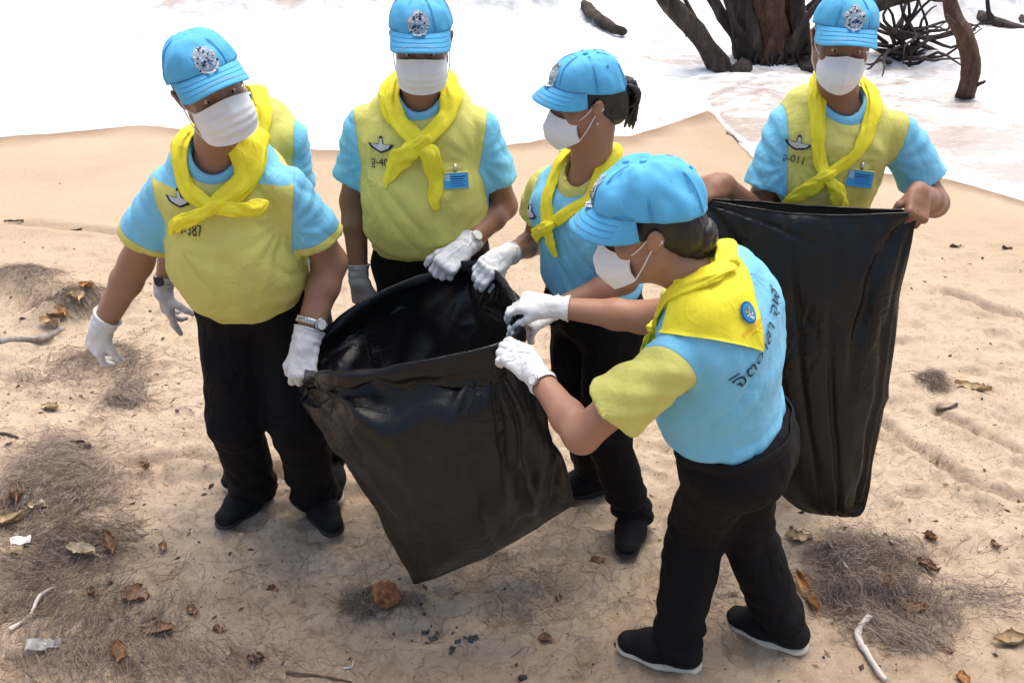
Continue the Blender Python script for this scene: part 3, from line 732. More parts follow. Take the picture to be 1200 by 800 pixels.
    # ---- shoes
    for s in 'RL':
        a = AN[s]; t = nrm(N(g['toe'+s])*V(1, 1, 0)); k = 0.93*sx; S = Solid(0.005); gz = 0.0
        pt = lambda y, z, x=0: V(a[0], a[1], gz)+t*y*k+V(0, 0, z)+np.cross(t, UP)*x
        S.cone(pt(-0.045, 0.050), pt(0.07, 0.048), 0.040, 0.047, 0.02); S.cone(pt(0.07, 0.046), pt(0.150, 0.034), 0.047, 0.040, 0.03, n=UP, sc=0.72)
        S.cone(pt(-0.02, 0.06), pt(-0.005, 0.105), 0.044, 0.043, 0.03); S.cone(pt(0.02, 0.075), pt(0.10, 0.05), 0.036, 0.03, 0.03)
        S.cutplane(pt(0, 0.016), V(0, 0, -1)); v, f = S.mesh(); n = vnormals(v, f); v = v+n*(fbm(v, 30, 2, 3)*0.0016)[:, None]
        sh = mesh_obj('shoe', v-rp, f, M_SHOE, root); S = Solid(0.004); th = g.get('solet', 0.016)
        S.cone(pt(-0.045, 0.012), pt(0.05, 0.012), 0.042, 0.046, 0.02, n=UP, sc=0.40); S.cone(pt(0.05, 0.012), pt(0.152, 0.014), 0.048, 0.042, 0.02, n=UP, sc=0.36)
        v, f = S.mesh(); mesh_obj('sole', v-rp, f, g.get('solem', M_SOLEB), sh)
        ltop = [pt(0.045+0.02*i, 0.103-0.0095*i) for i in range(4)]
        for q in ltop:
            pth = catmull([q-np.cross(t, UP)*0.024-V(0, 0, 0.008), q+V(0, 0, 0.004), q+np.cross(t, UP)*0.024-V(0, 0, 0.008)], 8)
            mesh_obj('lace', *(lambda x: (x[0]-rp, x[1]))(tube(pth, 0.0028, 5)), M_BLACKSTRAP, sh)
    # ---- gloves and watches
    for s in 'RL':
        gm = g.get('glove'+s)
        ad = nrm(WR[s]-EL[s])
        if gm:
            S = Solid(0.0034); hand_ops(S, s, WR[s], N(g['hd'+s]), N(g['dor'+s]), g['curl'+s], g.get('th'+s, (40, 20, 25)), sx*g.get('hsz', 1.0), 0.0013, g.get('spread'+s, 3))
            cl = 0.050; S.cone(WR[s]+ad*0.005, WR[s]-ad*cl, ar[3]*1.10, ar[3]*1.28+0.002, 0.012, n=nrm(N(g['dor'+s])), sc=0.93, cut=[(WR[s]-ad*cl, -ad)])
            v, f = S.mesh(); n = vnormals(v, f); cu_ = (v-WR[s])@ad; k = sstep(0.03, -0.02, cu_)
            v = v+n*(fbm(v, (45, 45, 45), 2, 7)*0.0016+k*np.sin(cu_*260)*0.0009+noise(v, 22, 6)*0.0018*k)[:, None]
            go = mesh_obj('glove', v-rp, f, gm, root)
            e1 = nrm(np.cross(ad, UP+V(0.1, 0, 0))); e2 = np.cross(ad, e1); dn_ = nrm(N(g['dor'+s])); c0 = WR[s]-ad*(cl-0.001)
            rimp = []
            for a in np.linspace(0, 2*math.pi, 33)[:-1]:
                q = e1*math.cos(a)+e2*math.sin(a); q = q-dn_*(q@dn_)*0.07; rimp.append(c0+q*(ar[3]*1.27+0.0015))
            rp_ = np.array(rimp+rimp[:1]); mesh_obj('glove_cuff', *(lambda x: (x[0]-rp, x[1]))(tube(rp_, 0.0026, 6, cap=False)), gm, go)
        wt = g.get('watch'+s)
        if wt:
            fr_ = wt.get('at', 0.80); c0 = lerp(EL[s], WR[s], fr_); rr = lerp(ar[2], ar[3], (fr_-0.28)/0.72)*1.04+0.002
            dd = N(wt['dir']); dd = nrm(dd-ad*(dd@ad)); e2 = np.cross(ad, dd); pth = []; nn = []
            for a in np.linspace(0, 2*math.pi, 41):
                q = dd*math.cos(a)+e2*math.sin(a); pth.append(c0+q*rr); nn.append(q)
            wr = None; bw = wt.get('bw', 0.008)
            wo = mesh_obj('wrist_watch', *(lambda x: (x[0]-rp, x[1]))(tube(np.array(pth), bw, 8, cap=False, flat=(np.array(nn), 0.26))), wt['band'], root)
            if wt.get('links'):
                for a in np.linspace(R(28), R(332), 26):
                    q = dd*math.cos(a)+e2*math.sin(a); cc = c0+q*(rr+0.0016); pp = np.array([cc-ad*bw*0.9, cc+ad*bw*0.9])
                    mesh_obj('band_link', *(lambda x: (x[0]-rp, x[1]))(tube(pp, 0.0022, 6)), M_STEEL, wo)
            S = Solid(0.0016); dc = c0+dd*(rr+0.002); dr = wt.get('r', 0.017); S.cone(dc-dd*0.002, dc+dd*0.004, dr, dr, 0.0, cut=[(dc+dd*0.006, dd), (dc-dd*0.003, -dd)])
            v, f = S.mesh(); mesh_obj('watch_case', v-rp, f, M_STEEL if wt['band'] is not M_BLACKSTRAP else M_BLACKSTRAP, wo)
            v = np.array([dc+dd*0.0068+(ad*math.cos(a)+e2*math.sin(a))*dr*0.8 for a in np.linspace(0, 6.2832, 25)[:-1]])
            mesh_obj('dial', v-rp, [tuple(range(24))], wt.get('dial', M_DIAL), wo, smooth=False)
    head_gear(root, rp, hc, H, g, skin)
    g.update(root=root, rp=rp, C=C, Nk=neck, sb=sb, shirt=shirt, spine=spine, EL=EL, WR=WR, KN=KN)
    # QA
    print('BONES', g['label'][:30], {k: round(float(x), 3) for k, x in dict(torso=L, sw=np.linalg.norm(shR-shL), aR=np.linalg.norm(EL['R']-shR), aL=np.linalg.norm(EL['L']-shL), fR=np.linalg.norm(WR['R']-EL['R']), fL=np.linalg.norm(WR['L']-EL['L']), tR=np.linalg.norm(KN['R']-hj['R']), sR=np.linalg.norm(AN['R']-KN['R']), tL=np.linalg.norm(KN['L']-hj['L']), headz=hc[2], neckz=neck[2], hipz=hip[2], shz=shR[2]).items()})
    return g

def scarf(g, knot, tails, mid=None, wid=(0.030, 0.019), spread=0.0, back=None, knotr=0.017, side=None):
    """neckerchief: rolled round the neck, tied in front; positions in chest space (right, forward, up from the neck)"""
    C, nk, sb, rp, root = g['C'], g['Nk'], g['sb'], g['rp'], g['root']; loc = lambda p: nk+C@V(*p)-rp
    def snap(p, off):
        h = sb.find_nearest(Vector(p)); q, n = np.array(h[0]), np.array(h[1])
        d = p-q; 
        if d@n < off: p = q+n*off
        return p, n
    def band(pts, w0, w1, th, nseg=26, seed=0, taper=None, tip=False, lift=0.7):
        P = catmull(pts, nseg); out = []; ns = []
        ws = np.linspace(w0, w1, nseg) if taper is None else np.interp(np.linspace(0, 1, nseg), *taper)
        for i, p in enumerate(P):
            q, n = snap(p, th*ws[i]*lift+0.002); out.append(q); ns.append(n)
        out = np.array(out); ns = np.array(ns)
        for _ in range(2): out[1:-1] = (out[:-2]+2*out[1:-1]+out[2:])/4; ns[1:-1] = (ns[:-2]+2*ns[1:-1]+ns[2:])/4
        fn = lambda t, a: 1+0.20*math.cos(4*a+seed+3.2*math.sin(6*t+seed))+0.11*math.sin(7*a+9*t+seed)+0.05*math.sin(31*t+2*a)
        v, f = tube(out, ws, 30, flat=(ns, th), fn=fn); v = v+(fbm(v, 40, 3, seed)*0.0034)[:, None]*nrm(V(0.3, -1, 0.2)); return v, f
    parts = []; mid = mid or {}
    for s, nm in ((1, 'R'), (-1, 'L')):
        m = mid.get(nm, [(s*0.078, 0.035, 0.012), (s*0.066, 0.085, -0.055)])
        pts = [loc((0, -0.072, 0.045)), loc((s*0.060, -0.045, 0.052))]+[loc(p) for p in m]+[loc(knot)]
        parts.append(band(pts, wid[0]*1.0, wid[1]*0.95, 0.34, 34, seed=3+s+g['seed'], taper=(side or {}).get(nm)))
    v, f = merge(parts); sc = mesh_obj('neckerchief', v, f, M_SCARF, root)
    kp, kn = snap(loc(knot), 0.016); S = Solid(0.0028); rt = C[:, 0]; upv = C[:, 2]
    S.ell(kp, V(knotr*1.15, knotr*0.80, knotr), np.stack([rt, C[:, 1], upv], 1), 0.01)
    S.cone(kp-rt*0.018+upv*0.012, kp+rt*0.016-upv*0.012, 0.012, 0.013, 0.012)
    v, f = S.mesh(); n = vnormals(v, f); v = v+n*(np.sin((v-kp)@(rt*0.7+upv)*420)*0.0014+fbm(v, 60, 2, 3)*0.002)[:, None]; mesh_obj('knot', v, f, M_SCARF, sc)
    for i, tl in enumerate(tails):
        pts = [kp]+[loc(p) for p in tl['p']]; w = tl.get('w', (0.012, 0.024, 0.020, 0.004))
        v, f = band(pts, 0, 0, tl.get('th', 0.22), 26, seed=11*i+g['seed'], taper=(np.linspace(0, 1, len(w)), w), lift=tl.get('lift', 1.0)); mesh_obj('scarf_tail', v, f, M_SCARF, sc)
    if back is not None:
        nu, nv = 25, 17; P = []; A, B, T = [np.asarray(q, float) for q in back[:3]]; d = nrm(C@V(*back[3])); top = back[4] if len(back) > 4 else 0.02
        for j in range(nv):
            t = j/(nv-1)
            for i in range(nu):
                u = i/(nu-1); e0 = lerp(A, B, u)+V(0, 0, top)*math.sin(math.pi*u); p = lerp(e0, T, t) if True else e0
                p = loc(lerp(A, B, u)*(1-t)+T*t+V(0, 0, top*math.sin(math.pi*u)*(1-t))); h = sb.ray_cast(Vector(p+d*0.25), Vector(-d), 0.6)
                q = np.array(h[0]) if h[0] is not None else p
                if (q-p)@d < -0.03: q = p-d*0.03
                P.append(q+d*(0.010+0.004*math.sin(9*u+3*t)*(1-t)))
        P = np.array(P); P = P.reshape(nv, nu, 3)
        for _ in range(2): P[1:-1, 1:-1] = (P[:-2, 1:-1]+P[2:, 1:-1]+P[1:-1, :-2]+P[1:-1, 2:])/4
        P = P.reshape(-1, 3)
        for i in range(len(P)): P[i] = snap(P[i], 0.008)[0]
        f = grid_faces(nu, nv); n = vnormals(P, f)
        if (n@d).mean() < 0: n = -n
        ring = [i for i in range(nu)]+[j*nu+nu-1 for j in range(1, nv)]+[(nv-1)*nu+i for i in range(nu-2, -1, -1)]+[j*nu for j in range(nv-2, 0, -1)]
        m = len(P); ff = list(f)+[tuple(m+i for i in reversed(q)) for q in f]+[(ring[k], ring[(k+1) % len(ring)], m+ring[(k+1) % len(ring)], m+ring[k]) for k in range(len(ring))]
        fl = mesh_obj('scarf_flap', np.vstack([P, P-n*0.004]), ff, M_SCARF, sc); g['flapb'] = bvh_of(P, f)
    g['scarf'] = sc; return sc
def chest_print(g, txt, pos, size=0.034, wing=True, dy=0.050, dx=0.0):
    C, nk, rp = g['C'], g['Nk'], g['rp']; c = nk+C@V(*pos)-rp; n = C@V(0, 1, 0.12); b = g['sb']
    if wing:
        decal('wing_emblem', *disk_faces(wing_outline(1.32), 0.008), b, c, n, C[:, 2], M_NAVY, g['shirt'], 0.003)
        decal('wing_emblem', *disk_faces(wing_outline(0.98), 0.008), b, c+C[:, 2]*0.0005, n, C[:, 2], M_SILVER, g['shirt'], 0.0045)
    if txt:
        v, f = text_mesh(txt, size); v = v*V(0.86, 1.0); decal('lettering', v, f, b, c-C[:, 2]*dy-C[:, 0]*dx, n, C[:, 2], M_NAVY, g['shirt'], 0.003)
def badge(g, pos, size=(0.072, 0.045), rot=0.0):
    C, nk, rp = g['C'], g['Nk'], g['rp']; c = nk+C@V(*pos)-rp; n = C@V(0, 1, 0.1); b = g['sb']
    h = b.ray_cast(Vector(c+n*0.2), Vector(-n), 0.5); c = np.array(h[0]) if h[0] is not None else c; n = nrm(n*0.5+np.array(h[1])*0.5) if h[0] is not None else n
    up = nrm(C[:, 2]-n*(C[:, 2]@n)); rt = np.cross(up, n); M3 = np.stack([rt, n, up], 1)
    w, hh = size[0]/2, size[1]/2
    v, f = Solid(0.0022).box(c+n*0.008, V(w+0.004, 0.0032, hh+0.004), 0.002, M3).mesh(); bo = mesh_obj('name_badge', v, f, M_BADGEY, g['root'])
    q = lambda x, y, z: c+rt*x+up*y+n*(0.008+z)
    def rect(name, x0, x1, y0, y1, z, m): mesh_obj(name, [q(x0, y0, z), q(x1, y0, z), q(x1, y1, z), q(x0, y1, z)], [(0, 1, 2, 3)], m, bo, smooth=False)
    rect('badge_card', -w, w, -hh, hh, 0.0045, M_BADGE); rect('photo', -w+0.003, -w+0.018, 0.0, hh-0.003, 0.0052, M_PALE)
    for k in range(5): rect('print_line', -w+0.022, w-0.008-0.006*(k % 2), hh-0.012-k*0.0065, hh-0.0095-k*0.0065, 0.0052, M_NAVY if k < 2 else M_EMBBLUE)
    v, f = tube(np.array([q(0, hh+0.004, 0.002), q(0, hh+0.014, 0.004), q(0, hh+0.026, 0.002)]), 0.005, 8, flat=(n, 0.5)); mesh_obj('badge_clip', v, f, M_STEEL, bo)
    return bo
G = 'volunteers in yellow and blue cleaning the beach'
def hz(u, v, z): return gr(u, v, z)     # a point at height z
def yoke(tl):      # raglan shoulder yoke and side panels of the stout man's shirt
    x, y, z = np.abs(tl[:, 0]), tl[:, 1], tl[:, 2]
    top = np.minimum(x-0.085, z+0.050); sidep = np.minimum(np.minimum(0.03-y, -0.13-z), x-0.10)
    return np.maximum(top, sidep)
# ---- 1: the stout man
P1 = person(dict(label='stout man with yellow sleeve hems, gripping the open bag with one gloved fist', group=G,
    seed=11, skin=(0.33, 0.185, 0.122), base=gr(330, 600)*V(1, 1, 0), size=1.0, hs=1.04,
    hip=V(-0.790, 2.80, 0.870), neck=at(253, 180, 2.66), cfwd=V(0.10, -1, -0.05), pfwd=V(0.05, -1, 0),
    w=[(0.158, 0.125), (0.170, 0.155), (0.170, 0.142), (0.165, 0.120), (0.140, 0.085)], belly=0.05, wl=0.16, tuck=0.05, belttilt=-0.0, wb=0.80,
    head=(at(246, 104, 2.57), V(0.62, -1, 0.0), V(-0.30, -0.02, 1)),
    shR=at(196, 219, 2.67), shL=at(336, 217, 2.64), elR=at(200, 300, 2.95), elL=at(400, 300, 2.75), wrR=at(119, 384, 2.73), wrL=at(357, 405, 2.57),
    armr=(0.051, 0.048, 0.047, 0.034), seamx=0.02, sleever=(0.072, 0.080), sleeve=0.66, hemw=0.026, sidef=yoke,
    hdR=at(102, 428, 2.76)-at(118, 384, 2.75), dorR=V(-0.55, -0.75, 0.25), curlR=[(28, 30, 20), (34, 34, 20), (48, 50, 30), (55, 55, 30)], thR=(34, 14, 16), gloveR=M_GLOVE, spreadR=5,
    hdL=at(353, 450, 2.50)-at(357, 405, 2.57), dorL=V(0.05, -1, 0.12), curlL=GRIP, thL=(26, 38, 40), gloveL=M_GLOVE,
    watchL=dict(band=M_STEEL, dir=V(0.75, -0.6, 0.35), at=0.72, links=True, r=0.019, bw=0.010),
    anR=gr(300, 588)+V(0, 0, 0.09), anL=gr(372, 596)+V(0, 0, 0.09), toeR=gr(262, 622)-gr(302, 590), toeL=gr(396, 634)-gr(372, 598),
    leg=(0.100, 0.086, 0.080), mask='pleated', hair='short', cols=(YEL, BLU, YEL, BLU, BLU)))
# ---- 2: the man with the blue badge, head bowed
P2 = person(dict(label='man with bowed head and blue badge, one glove hanging, one on the open bag', group=G,
    seed=23, skin=(0.30, 0.155, 0.095), base=at(490, 330, 3.02)*V(1, 1, 0), size=1.0, hs=1.0,
    hip=V(-0.265, 3.03, 0.885), neck=at(493, 112, 2.99), cfwd=V(0.03, -1, -0.06), pfwd=V(0, -1, 0),
    w=[(0.165, 0.12), (0.172, 0.140), (0.176, 0.132), (0.178, 0.118), (0.145, 0.082)], belly=0.03, wl=0.17, wb=0.85,
    head=(at(494, 49, 2.92), V(0.02, -1, -0.22), V(0.02, -0.2, 1)),
    shR=at(427, 143, 3.0), shL=at(561, 145, 2.98), elR=at(415, 240, 3.05), elL=at(598, 235, 3.05), wrR=at(421, 328, 2.98), wrL=at(541, 293, 2.80),
    seamx=0.018, sleever=(0.066, 0.076), sleeve=0.66,
    hdR=V(0.05, -0.02, -1), dorR=V(-0.5, -0.85, 0), curlR=RELAX, gloveR=M_GLOVEG, thR=(20, 10, 15),
    hdL=at(520, 313, 2.74)-at(541, 293, 2.80), dorL=V(0.15, -0.6, 0.8), curlL=GRIP, gloveL=M_GLOVE, hsz=0.93, tuck=0.03,
    watchL=dict(band=M_STEEL, dir=V(0.5, -0.5, 0.6), at=0.80, links=True, r=0.017, bw=0.009),
    anR=V(-0.38, 3.06, 0.09), anL=V(-0.16, 3.06, 0.09), toeR=V(-0.25, -1, 0), toeL=V(0.25, -1, 0),
    mask='pleated', hair='short', cols=(YEL, BLU, BLU, BLU, None)))
# ---- 3: the woman behind, in profile
P3 = person(dict(label='woman with black ponytail in profile, standing behind the stooping woman', group=G,
    seed=37, skin=(0.36, 0.19, 0.125), base=gr(722, 600)*V(1, 1, 0), size=0.93, hs=0.95,
    hip=V(0.255, 2.78, 0.83), neck=at(690, 197, 2.72), cfwd=V(-0.72, -0.7, -0.05), pfwd=V(-0.8, -0.55, 0),
    w=[(0.160, 0.12), (0.140, 0.108), (0.140, 0.108), (0.146, 0.104), (0.125, 0.075)], bust=True, wl=0.20,
    head=(at(689, 119, 2.68), V(-1, -0.22, -0.16), V(-0.08, -0.05, 1)),
    shR=at(641, 213, 2.84), shL=at(748, 216, 2.60), elR=at(617, 285, 2.88), elL=at(735, 345, 2.55), wrR=at(590, 300, 2.74), wrL=at(640, 366, 2.50),
    armr=(0.044, 0.037, 0.036, 0.026), sleever=(0.060, 0.068), sleeve=0.5, hsz=0.95,
    hdR=at(562, 320, 2.66)-at(590, 300, 2.74), dorR=V(0.0, -0.75, 0.7), curlR=PINCH, gloveR=M_GLOVE, thR=(30, 20, 20),
    hdL=at(605, 387, 2.42)-at(640, 366, 2.50), dorL=V(-0.1, -0.4, 0.9), curlL=PINCH, gloveL=M_GLOVE,
    anR=gr(700, 572)+V(0, 0, 0.09), anL=gr(742, 618)+V(0, 0, 0.09), toeR=V(-0.7, -0.25, 0), toeL=V(-0.25, -0.9, 0),
    leg=(0.092, 0.075, 0.066), mask='folded', hair='bun', cols=(BLU, YEL, YEL, YEL, None)))
# ---- 4: the man holding up the second bag
P4 = person(dict(label='man with bare hands holding up a black bag by its two top corners', group=G,
    seed=41, skin=(0.27, 0.135, 0.083), base=at(985, 300, 3.05)*V(1, 1, 0), size=1.0, hs=1.0, res=0.0045,
    hip=V(0.925, 3.06, 0.885), neck=at(985, 116, 3.02), cfwd=V(-0.06, -1, -0.04), pfwd=V(-0.05, -1, 0),
    w=[(0.160, 0.115), (0.160, 0.118), (0.166, 0.115), (0.172, 0.112), (0.145, 0.080)], wl=0.17,
    head=(at(986, 49, 2.96), V(-0.10, -1, -0.10), V(0.03, -0.2, 1)),
    shR=at(925, 147, 3.02), shL=at(1052, 148, 3.0), elR=at(912, 235, 3.05), elL=at(1100, 235, 3.1), wrR=at(848, 215, 2.84), wrL=at(1077, 226, 2.80),
    seamx=0.018, sleever=(0.067, 0.078), sleeve=0.68,
    hdR=at(818, 224, 2.79)-at(848, 215, 2.84), dorR=V(0.1, -0.65, 0.75), curlR=GRIP, thR=(20, 25, 30),
    hdL=at(1074, 255, 2.73)-at(1077, 226, 2.80), dorL=V(0.35, -0.7, 0.62), curlL=GRIP, thL=(30, 30, 40),
    anR=V(0.80, 3.06, 0.09), anL=V(1.02, 3.06, 0.09), toeR=V(-0.25, -1, 0), toeL=V(0.25, -1, 0),
    mask='folded', hair='short', cols=(YEL, BLU, BLU, BLU, None)))
# ---- 5: the crouched woman in front
P5 = person(dict(label='stooping woman with lettering across the back of her light blue shirt', group=G,
    seed=53, skin=(0.38, 0.21, 0.14), base=gr(830, 740)*V(1, 1, 0), size=0.95, hs=1.04, capk=1.10, crush=1.6,
    hip=V(0.555, 2.10, 0.815), neck=at(820, 326, 2.05), cfwd=V(-0.80, 0.52, -0.45), pfwd=V(-0.85, 0.40, -0.1), bow=0.035,
    w=[(0.158, 0.126), (0.154, 0.126), (0.158, 0.125), (0.165, 0.115), (0.14, 0.085)], wl=0.12, seat=True, tinfl=0.012,
    head=(at(764, 268, 2.08), V(-1, 0.10, -0.25), V(-0.25, 0.05, 1)),
    shR=at(866, 350, 2.20), shL=at(783, 424, 1.91), elR=at(812, 420, 2.40), elL=at(702, 522, 1.88), wrR=at(645, 359, 2.38), wrL=at(625, 434, 2.14),
    armr=(0.047, 0.041, 0.040, 0.026), sleever=(0.070, 0.082), sleeve=0.60, seamx=0.0, seamup=0.0, hsz=0.93,
    hdR=at(585, 350, 2.42)-at(645, 359, 2.38), dorR=V(0.15, -0.35, 0.9), curlR=[(30, 40, 25), (38, 42, 26), (46, 46, 28), (52, 48, 30)], gloveR=M_GLOVE, thR=(24, 16, 16),
    hdL=at(575, 395, 2.22)-at(625, 434, 2.14), dorL=V(0.25, -0.75, 0.6), curlL=[(30, 36, 24), (34, 40, 24), (38, 42, 26), (42, 44, 26)], gloveL=M_GLOVE, thL=(26, 20, 20),
    watchL=dict(band=M_STRAPW, dir=V(-0.25, -0.9, 0.35), at=0.78, r=0.014, bw=0.006),
    anL=gr(790, 776)+V(0, 0, 0.09), anR=gr(915, 752)+V(0, 0, 0.09), toeL=gr(732, 765)-gr(790, 782), toeR=gr(850, 738)-gr(930, 770), knL=at(800, 660, 2.3), knR=at(830, 660, 2.4),
    leg=(0.096, 0.078, 0.072), solem=M_SOLEW, mask='folded', hair='knot', cols=(BLU, YEL, YEL, BLU, None)))
# ---- 6: the man mostly hidden behind the stout man
P6 = person(dict(label='man hidden behind the stout man, black watch above his grey glove', group=G,
    seed=67, skin=(0.30, 0.155, 0.095), base=at(300, 330, 3.12)*V(1, 1, 0), size=0.96, hs=0.95,
    hip=V(-0.80, 3.18, 0.845), neck=at(281, 132, 3.12), cfwd=V(0.05, -1, -0.15), pfwd=V(0, -1, 0),
    w=[(0.155, 0.115), (0.150, 0.115), (0.155, 0.115), (0.160, 0.112), (0.14, 0.080)], wl=0.18,
    head=(at(249, 103, 2.99), V(0.15, -1, -0.6), V(0, -0.5, 1)), capk=0.92,
    shR=at(226, 168, 3.14), shL=at(337, 157, 3.12), elR=at(192, 260, 3.2), elL=at(350, 250, 3.25), wrR=at(191, 340, 3.08), wrL=at(320, 320, 3.0),
    seamx=0.022, sleever=(0.062, 0.072), hdR=V(0.06, -0.05, -1), dorR=V(-0.75, -0.6, 0.1), curlR=[(5, 8, 8), (8, 10, 8), (30, 30, 20), (35, 35, 20)], gloveR=M_GLOVEG, thR=(50, 10, 10),
    hdL=V(-0.1, -0.3, -1), dorL=V(0.4, -0.8, 0), curlL=RELAX, gloveL=M_GLOVEG,
    watchR=dict(band=M_BLACKSTRAP, dir=V(-0.2, -1, 0.1), at=0.84, r=0.017, bw=0.009, dial=M_BLACKSTRAP),
    anR=gr(292, 545)+V(0, 0, 0.09), anL=gr(388, 560)+V(0, 0, 0.09), toeR=V(-0.2, -1, 0), toeL=V(0.2, -1, 0), leg=(0.09, 0.072, 0.064), solem=M_SOLEW,
    mask='pleated', hair='short', cols=(YEL, BLU, BLU, BLU, None)))
# ---- scarves, prints, badges
scarf(P1, (0.01, 0.15, -0.068), [dict(p=[(0.06, 0.17, -0.080), (0.115, 0.16, -0.105), (0.145, 0.14, -0.150)], w=(0.014, 0.016, 0.018, 0.016, 0.006), th=0.4),
    dict(p=[(-0.05, 0.17, -0.066), (-0.10, 0.16, -0.074), (-0.135, 0.14, -0.068)], w=(0.014, 0.016, 0.020, 0.020, 0.004), th=0.4)],
    mid={'R': [(0.088, 0.02, 0.03), (0.075, 0.09, -0.045)], 'L': [(-0.095, 0.02, 0.045), (-0.080, 0.085, -0.03)]}, side={'L': ([0, 0.3, 0.55, 0.8, 1], [0.03, 0.045, 0.05, 0.030, 0.02])})
chest_print(P1, 'ผ-387', (0.105, 0.17, -0.062), dy=0.078, dx=0.014)
scarf(P2, (0.0, 0.15, -0.085), [dict(p=[(0.040, 0.16, -0.115), (0.085, 0.15, -0.165), (0.105, 0.14, -0.235)], w=(0.014, 0.026, 0.028, 0.018, 0.004)),
    dict(p=[(-0.030, 0.17, -0.125), (-0.040, 0.17, -0.205), (-0.030, 0.16, -0.290)], w=(0.014, 0.024, 0.024, 0.020, 0.006))],
    mid={'R': [(0.088, 0.03, 0.022), (0.070, 0.085, -0.035)], 'L': [(-0.090, 0.03, 0.022), (-0.075, 0.085, -0.035)]}, wid=(0.036, 0.024))
chest_print(P2, 'ฐ-402', (0.118, 0.15, -0.105)); badge(P2, (-0.098, 0.15, -0.205))
scarf(P3, (0.045, 0.13, -0.135), [dict(p=[(0.075, 0.14, -0.165), (0.105, 0.12, -0.200), (0.118, 0.10, -0.235)], w=(0.012, 0.018, 0.018, 0.006), th=0.35),
    dict(p=[(0.02, 0.15, -0.185), (0.0, 0.15, -0.22)], w=(0.012, 0.016, 0.006))], wid=(0.024, 0.016),
    back=((-0.105, 0.02, 0.02), (0.105, 0.02, 0.02), (0.0, -0.10, -0.20), (0, -1, 0.3), 0.03))
chest_print(P3, 'จ-21', (0.118, 0.13, -0.125), 0.026)
scarf(P4, (0.022, 0.15, -0.185), [dict(p=[(0.045, 0.15, -0.22), (0.085, 0.14, -0.265), (0.118, 0.13, -0.305)], w=(0.012, 0.020, 0.022, 0.014, 0.006), th=0.3),
    dict(p=[(-0.025, 0.16, -0.225), (-0.045, 0.16, -0.265), (-0.078, 0.15, -0.310)], w=(0.012, 0.018, 0.022, 0.018, 0.004), th=0.3)],
    mid={'R': [(0.080, 0.03, 0.012), (0.068, 0.09, -0.06), (0.052, 0.12, -0.13)], 'L': [(-0.088, 0.03, 0.018), (-0.078, 0.09, -0.05), (-0.048, 0.12, -0.13)]}, wid=(0.028, 0.016))
chest_print(P4, 'จ-011', (0.115, 0.15, -0.110)); badge(P4, (-0.088, 0.15, -0.190), (0.078, 0.048))
scarf(P5, (0.0, 0.14, -0.15), [dict(p=[(0.04, 0.16, -0.19), (0.06, 0.15, -0.24)]), dict(p=[(-0.04, 0.16, -0.19), (-0.06, 0.15, -0.24)])], wid=(0.026, 0.018),
    back=((-0.150, 0.055, -0.045), (0.10, 0.02, 0.01), (-0.075, -0.12, -0.135), (-0.45, -1, 0.45), 0.06))
scarf(P6, (0.0, 0.14, -0.12), [dict(p=[(0.05, 0.16, -0.15), (0.08, 0.15, -0.2)]), dict(p=[(-0.05, 0.16, -0.15), (-0.08, 0.15, -0.2)])])
C5 = P5['C']
v, f = text_mesh('จิตอาสา จุฬ', 0.054)
h5 = P5['sb'].ray_cast(Vector(P5['Nk']+C5@V(-0.070, -0.3, -0.105)-P5['rp']), Vector(C5@V(0.12, 1, -0.1)), 0.6); n5 = nrm(np.array(h5[1])+C5@V(-0.25, -0.3, 0))
decal('lettering', v, f, P5['sb'], np.array(h5[0]), n5, C5@V(-0.42, 0, 1), M_NAVY, P5['shirt'], 0.003)
d5 = C5@V(-0.45, -1, 0.45); c5 = P5['Nk']+C5@V(-0.060, -0.09, -0.045)-P5['rp']
decal('emblem', *disk_faces(circ(0.019, 24, 0.026), 0.008), P5['flapb'], c5, d5, C5[:, 2], M_EMBBLUE, P5['scarf'], 0.004)
decal('emblem', *disk_faces(circ(0.015, 24, 0.022), 0.008), P5['flapb'], c5, d5, C5[:, 2], M_BADGE, P5['scarf'], 0.0052)
rg5 = np.random.default_rng(5)
for m, n_, y0 in ((M_GOLD, 4, 0.006), (M_WHITE, 7, -0.010), (M_RED, 2, 0.004)):
    for _ in range(n_):
        x0, yy = rg5.uniform(-0.007, 0.007), y0+rg5.uniform(-0.006, 0.006)
        decal('embroidery', np.array(circ(0.0026, 7))+V(x0, yy), [tuple(range(7))], P5['flapb'], c5, d5, C5[:, 2], m, P5['scarf'], 0.0064)
v, f = text_mesh('ศูนย์อำนวยการ', 0.014); decal('lettering', v, f, P5['flapb'], c5-C5[:, 2]*0.036, d5, C5[:, 2], M_RED, P5['scarf'], 0.004)
v, f = text_mesh('จอส. ๙๐๔', 0.010); decal('lettering', v, f, P5['flapb'], c5-C5[:, 2]*0.049, d5, C5[:, 2], M_RED, P5['scarf'], 0.004)
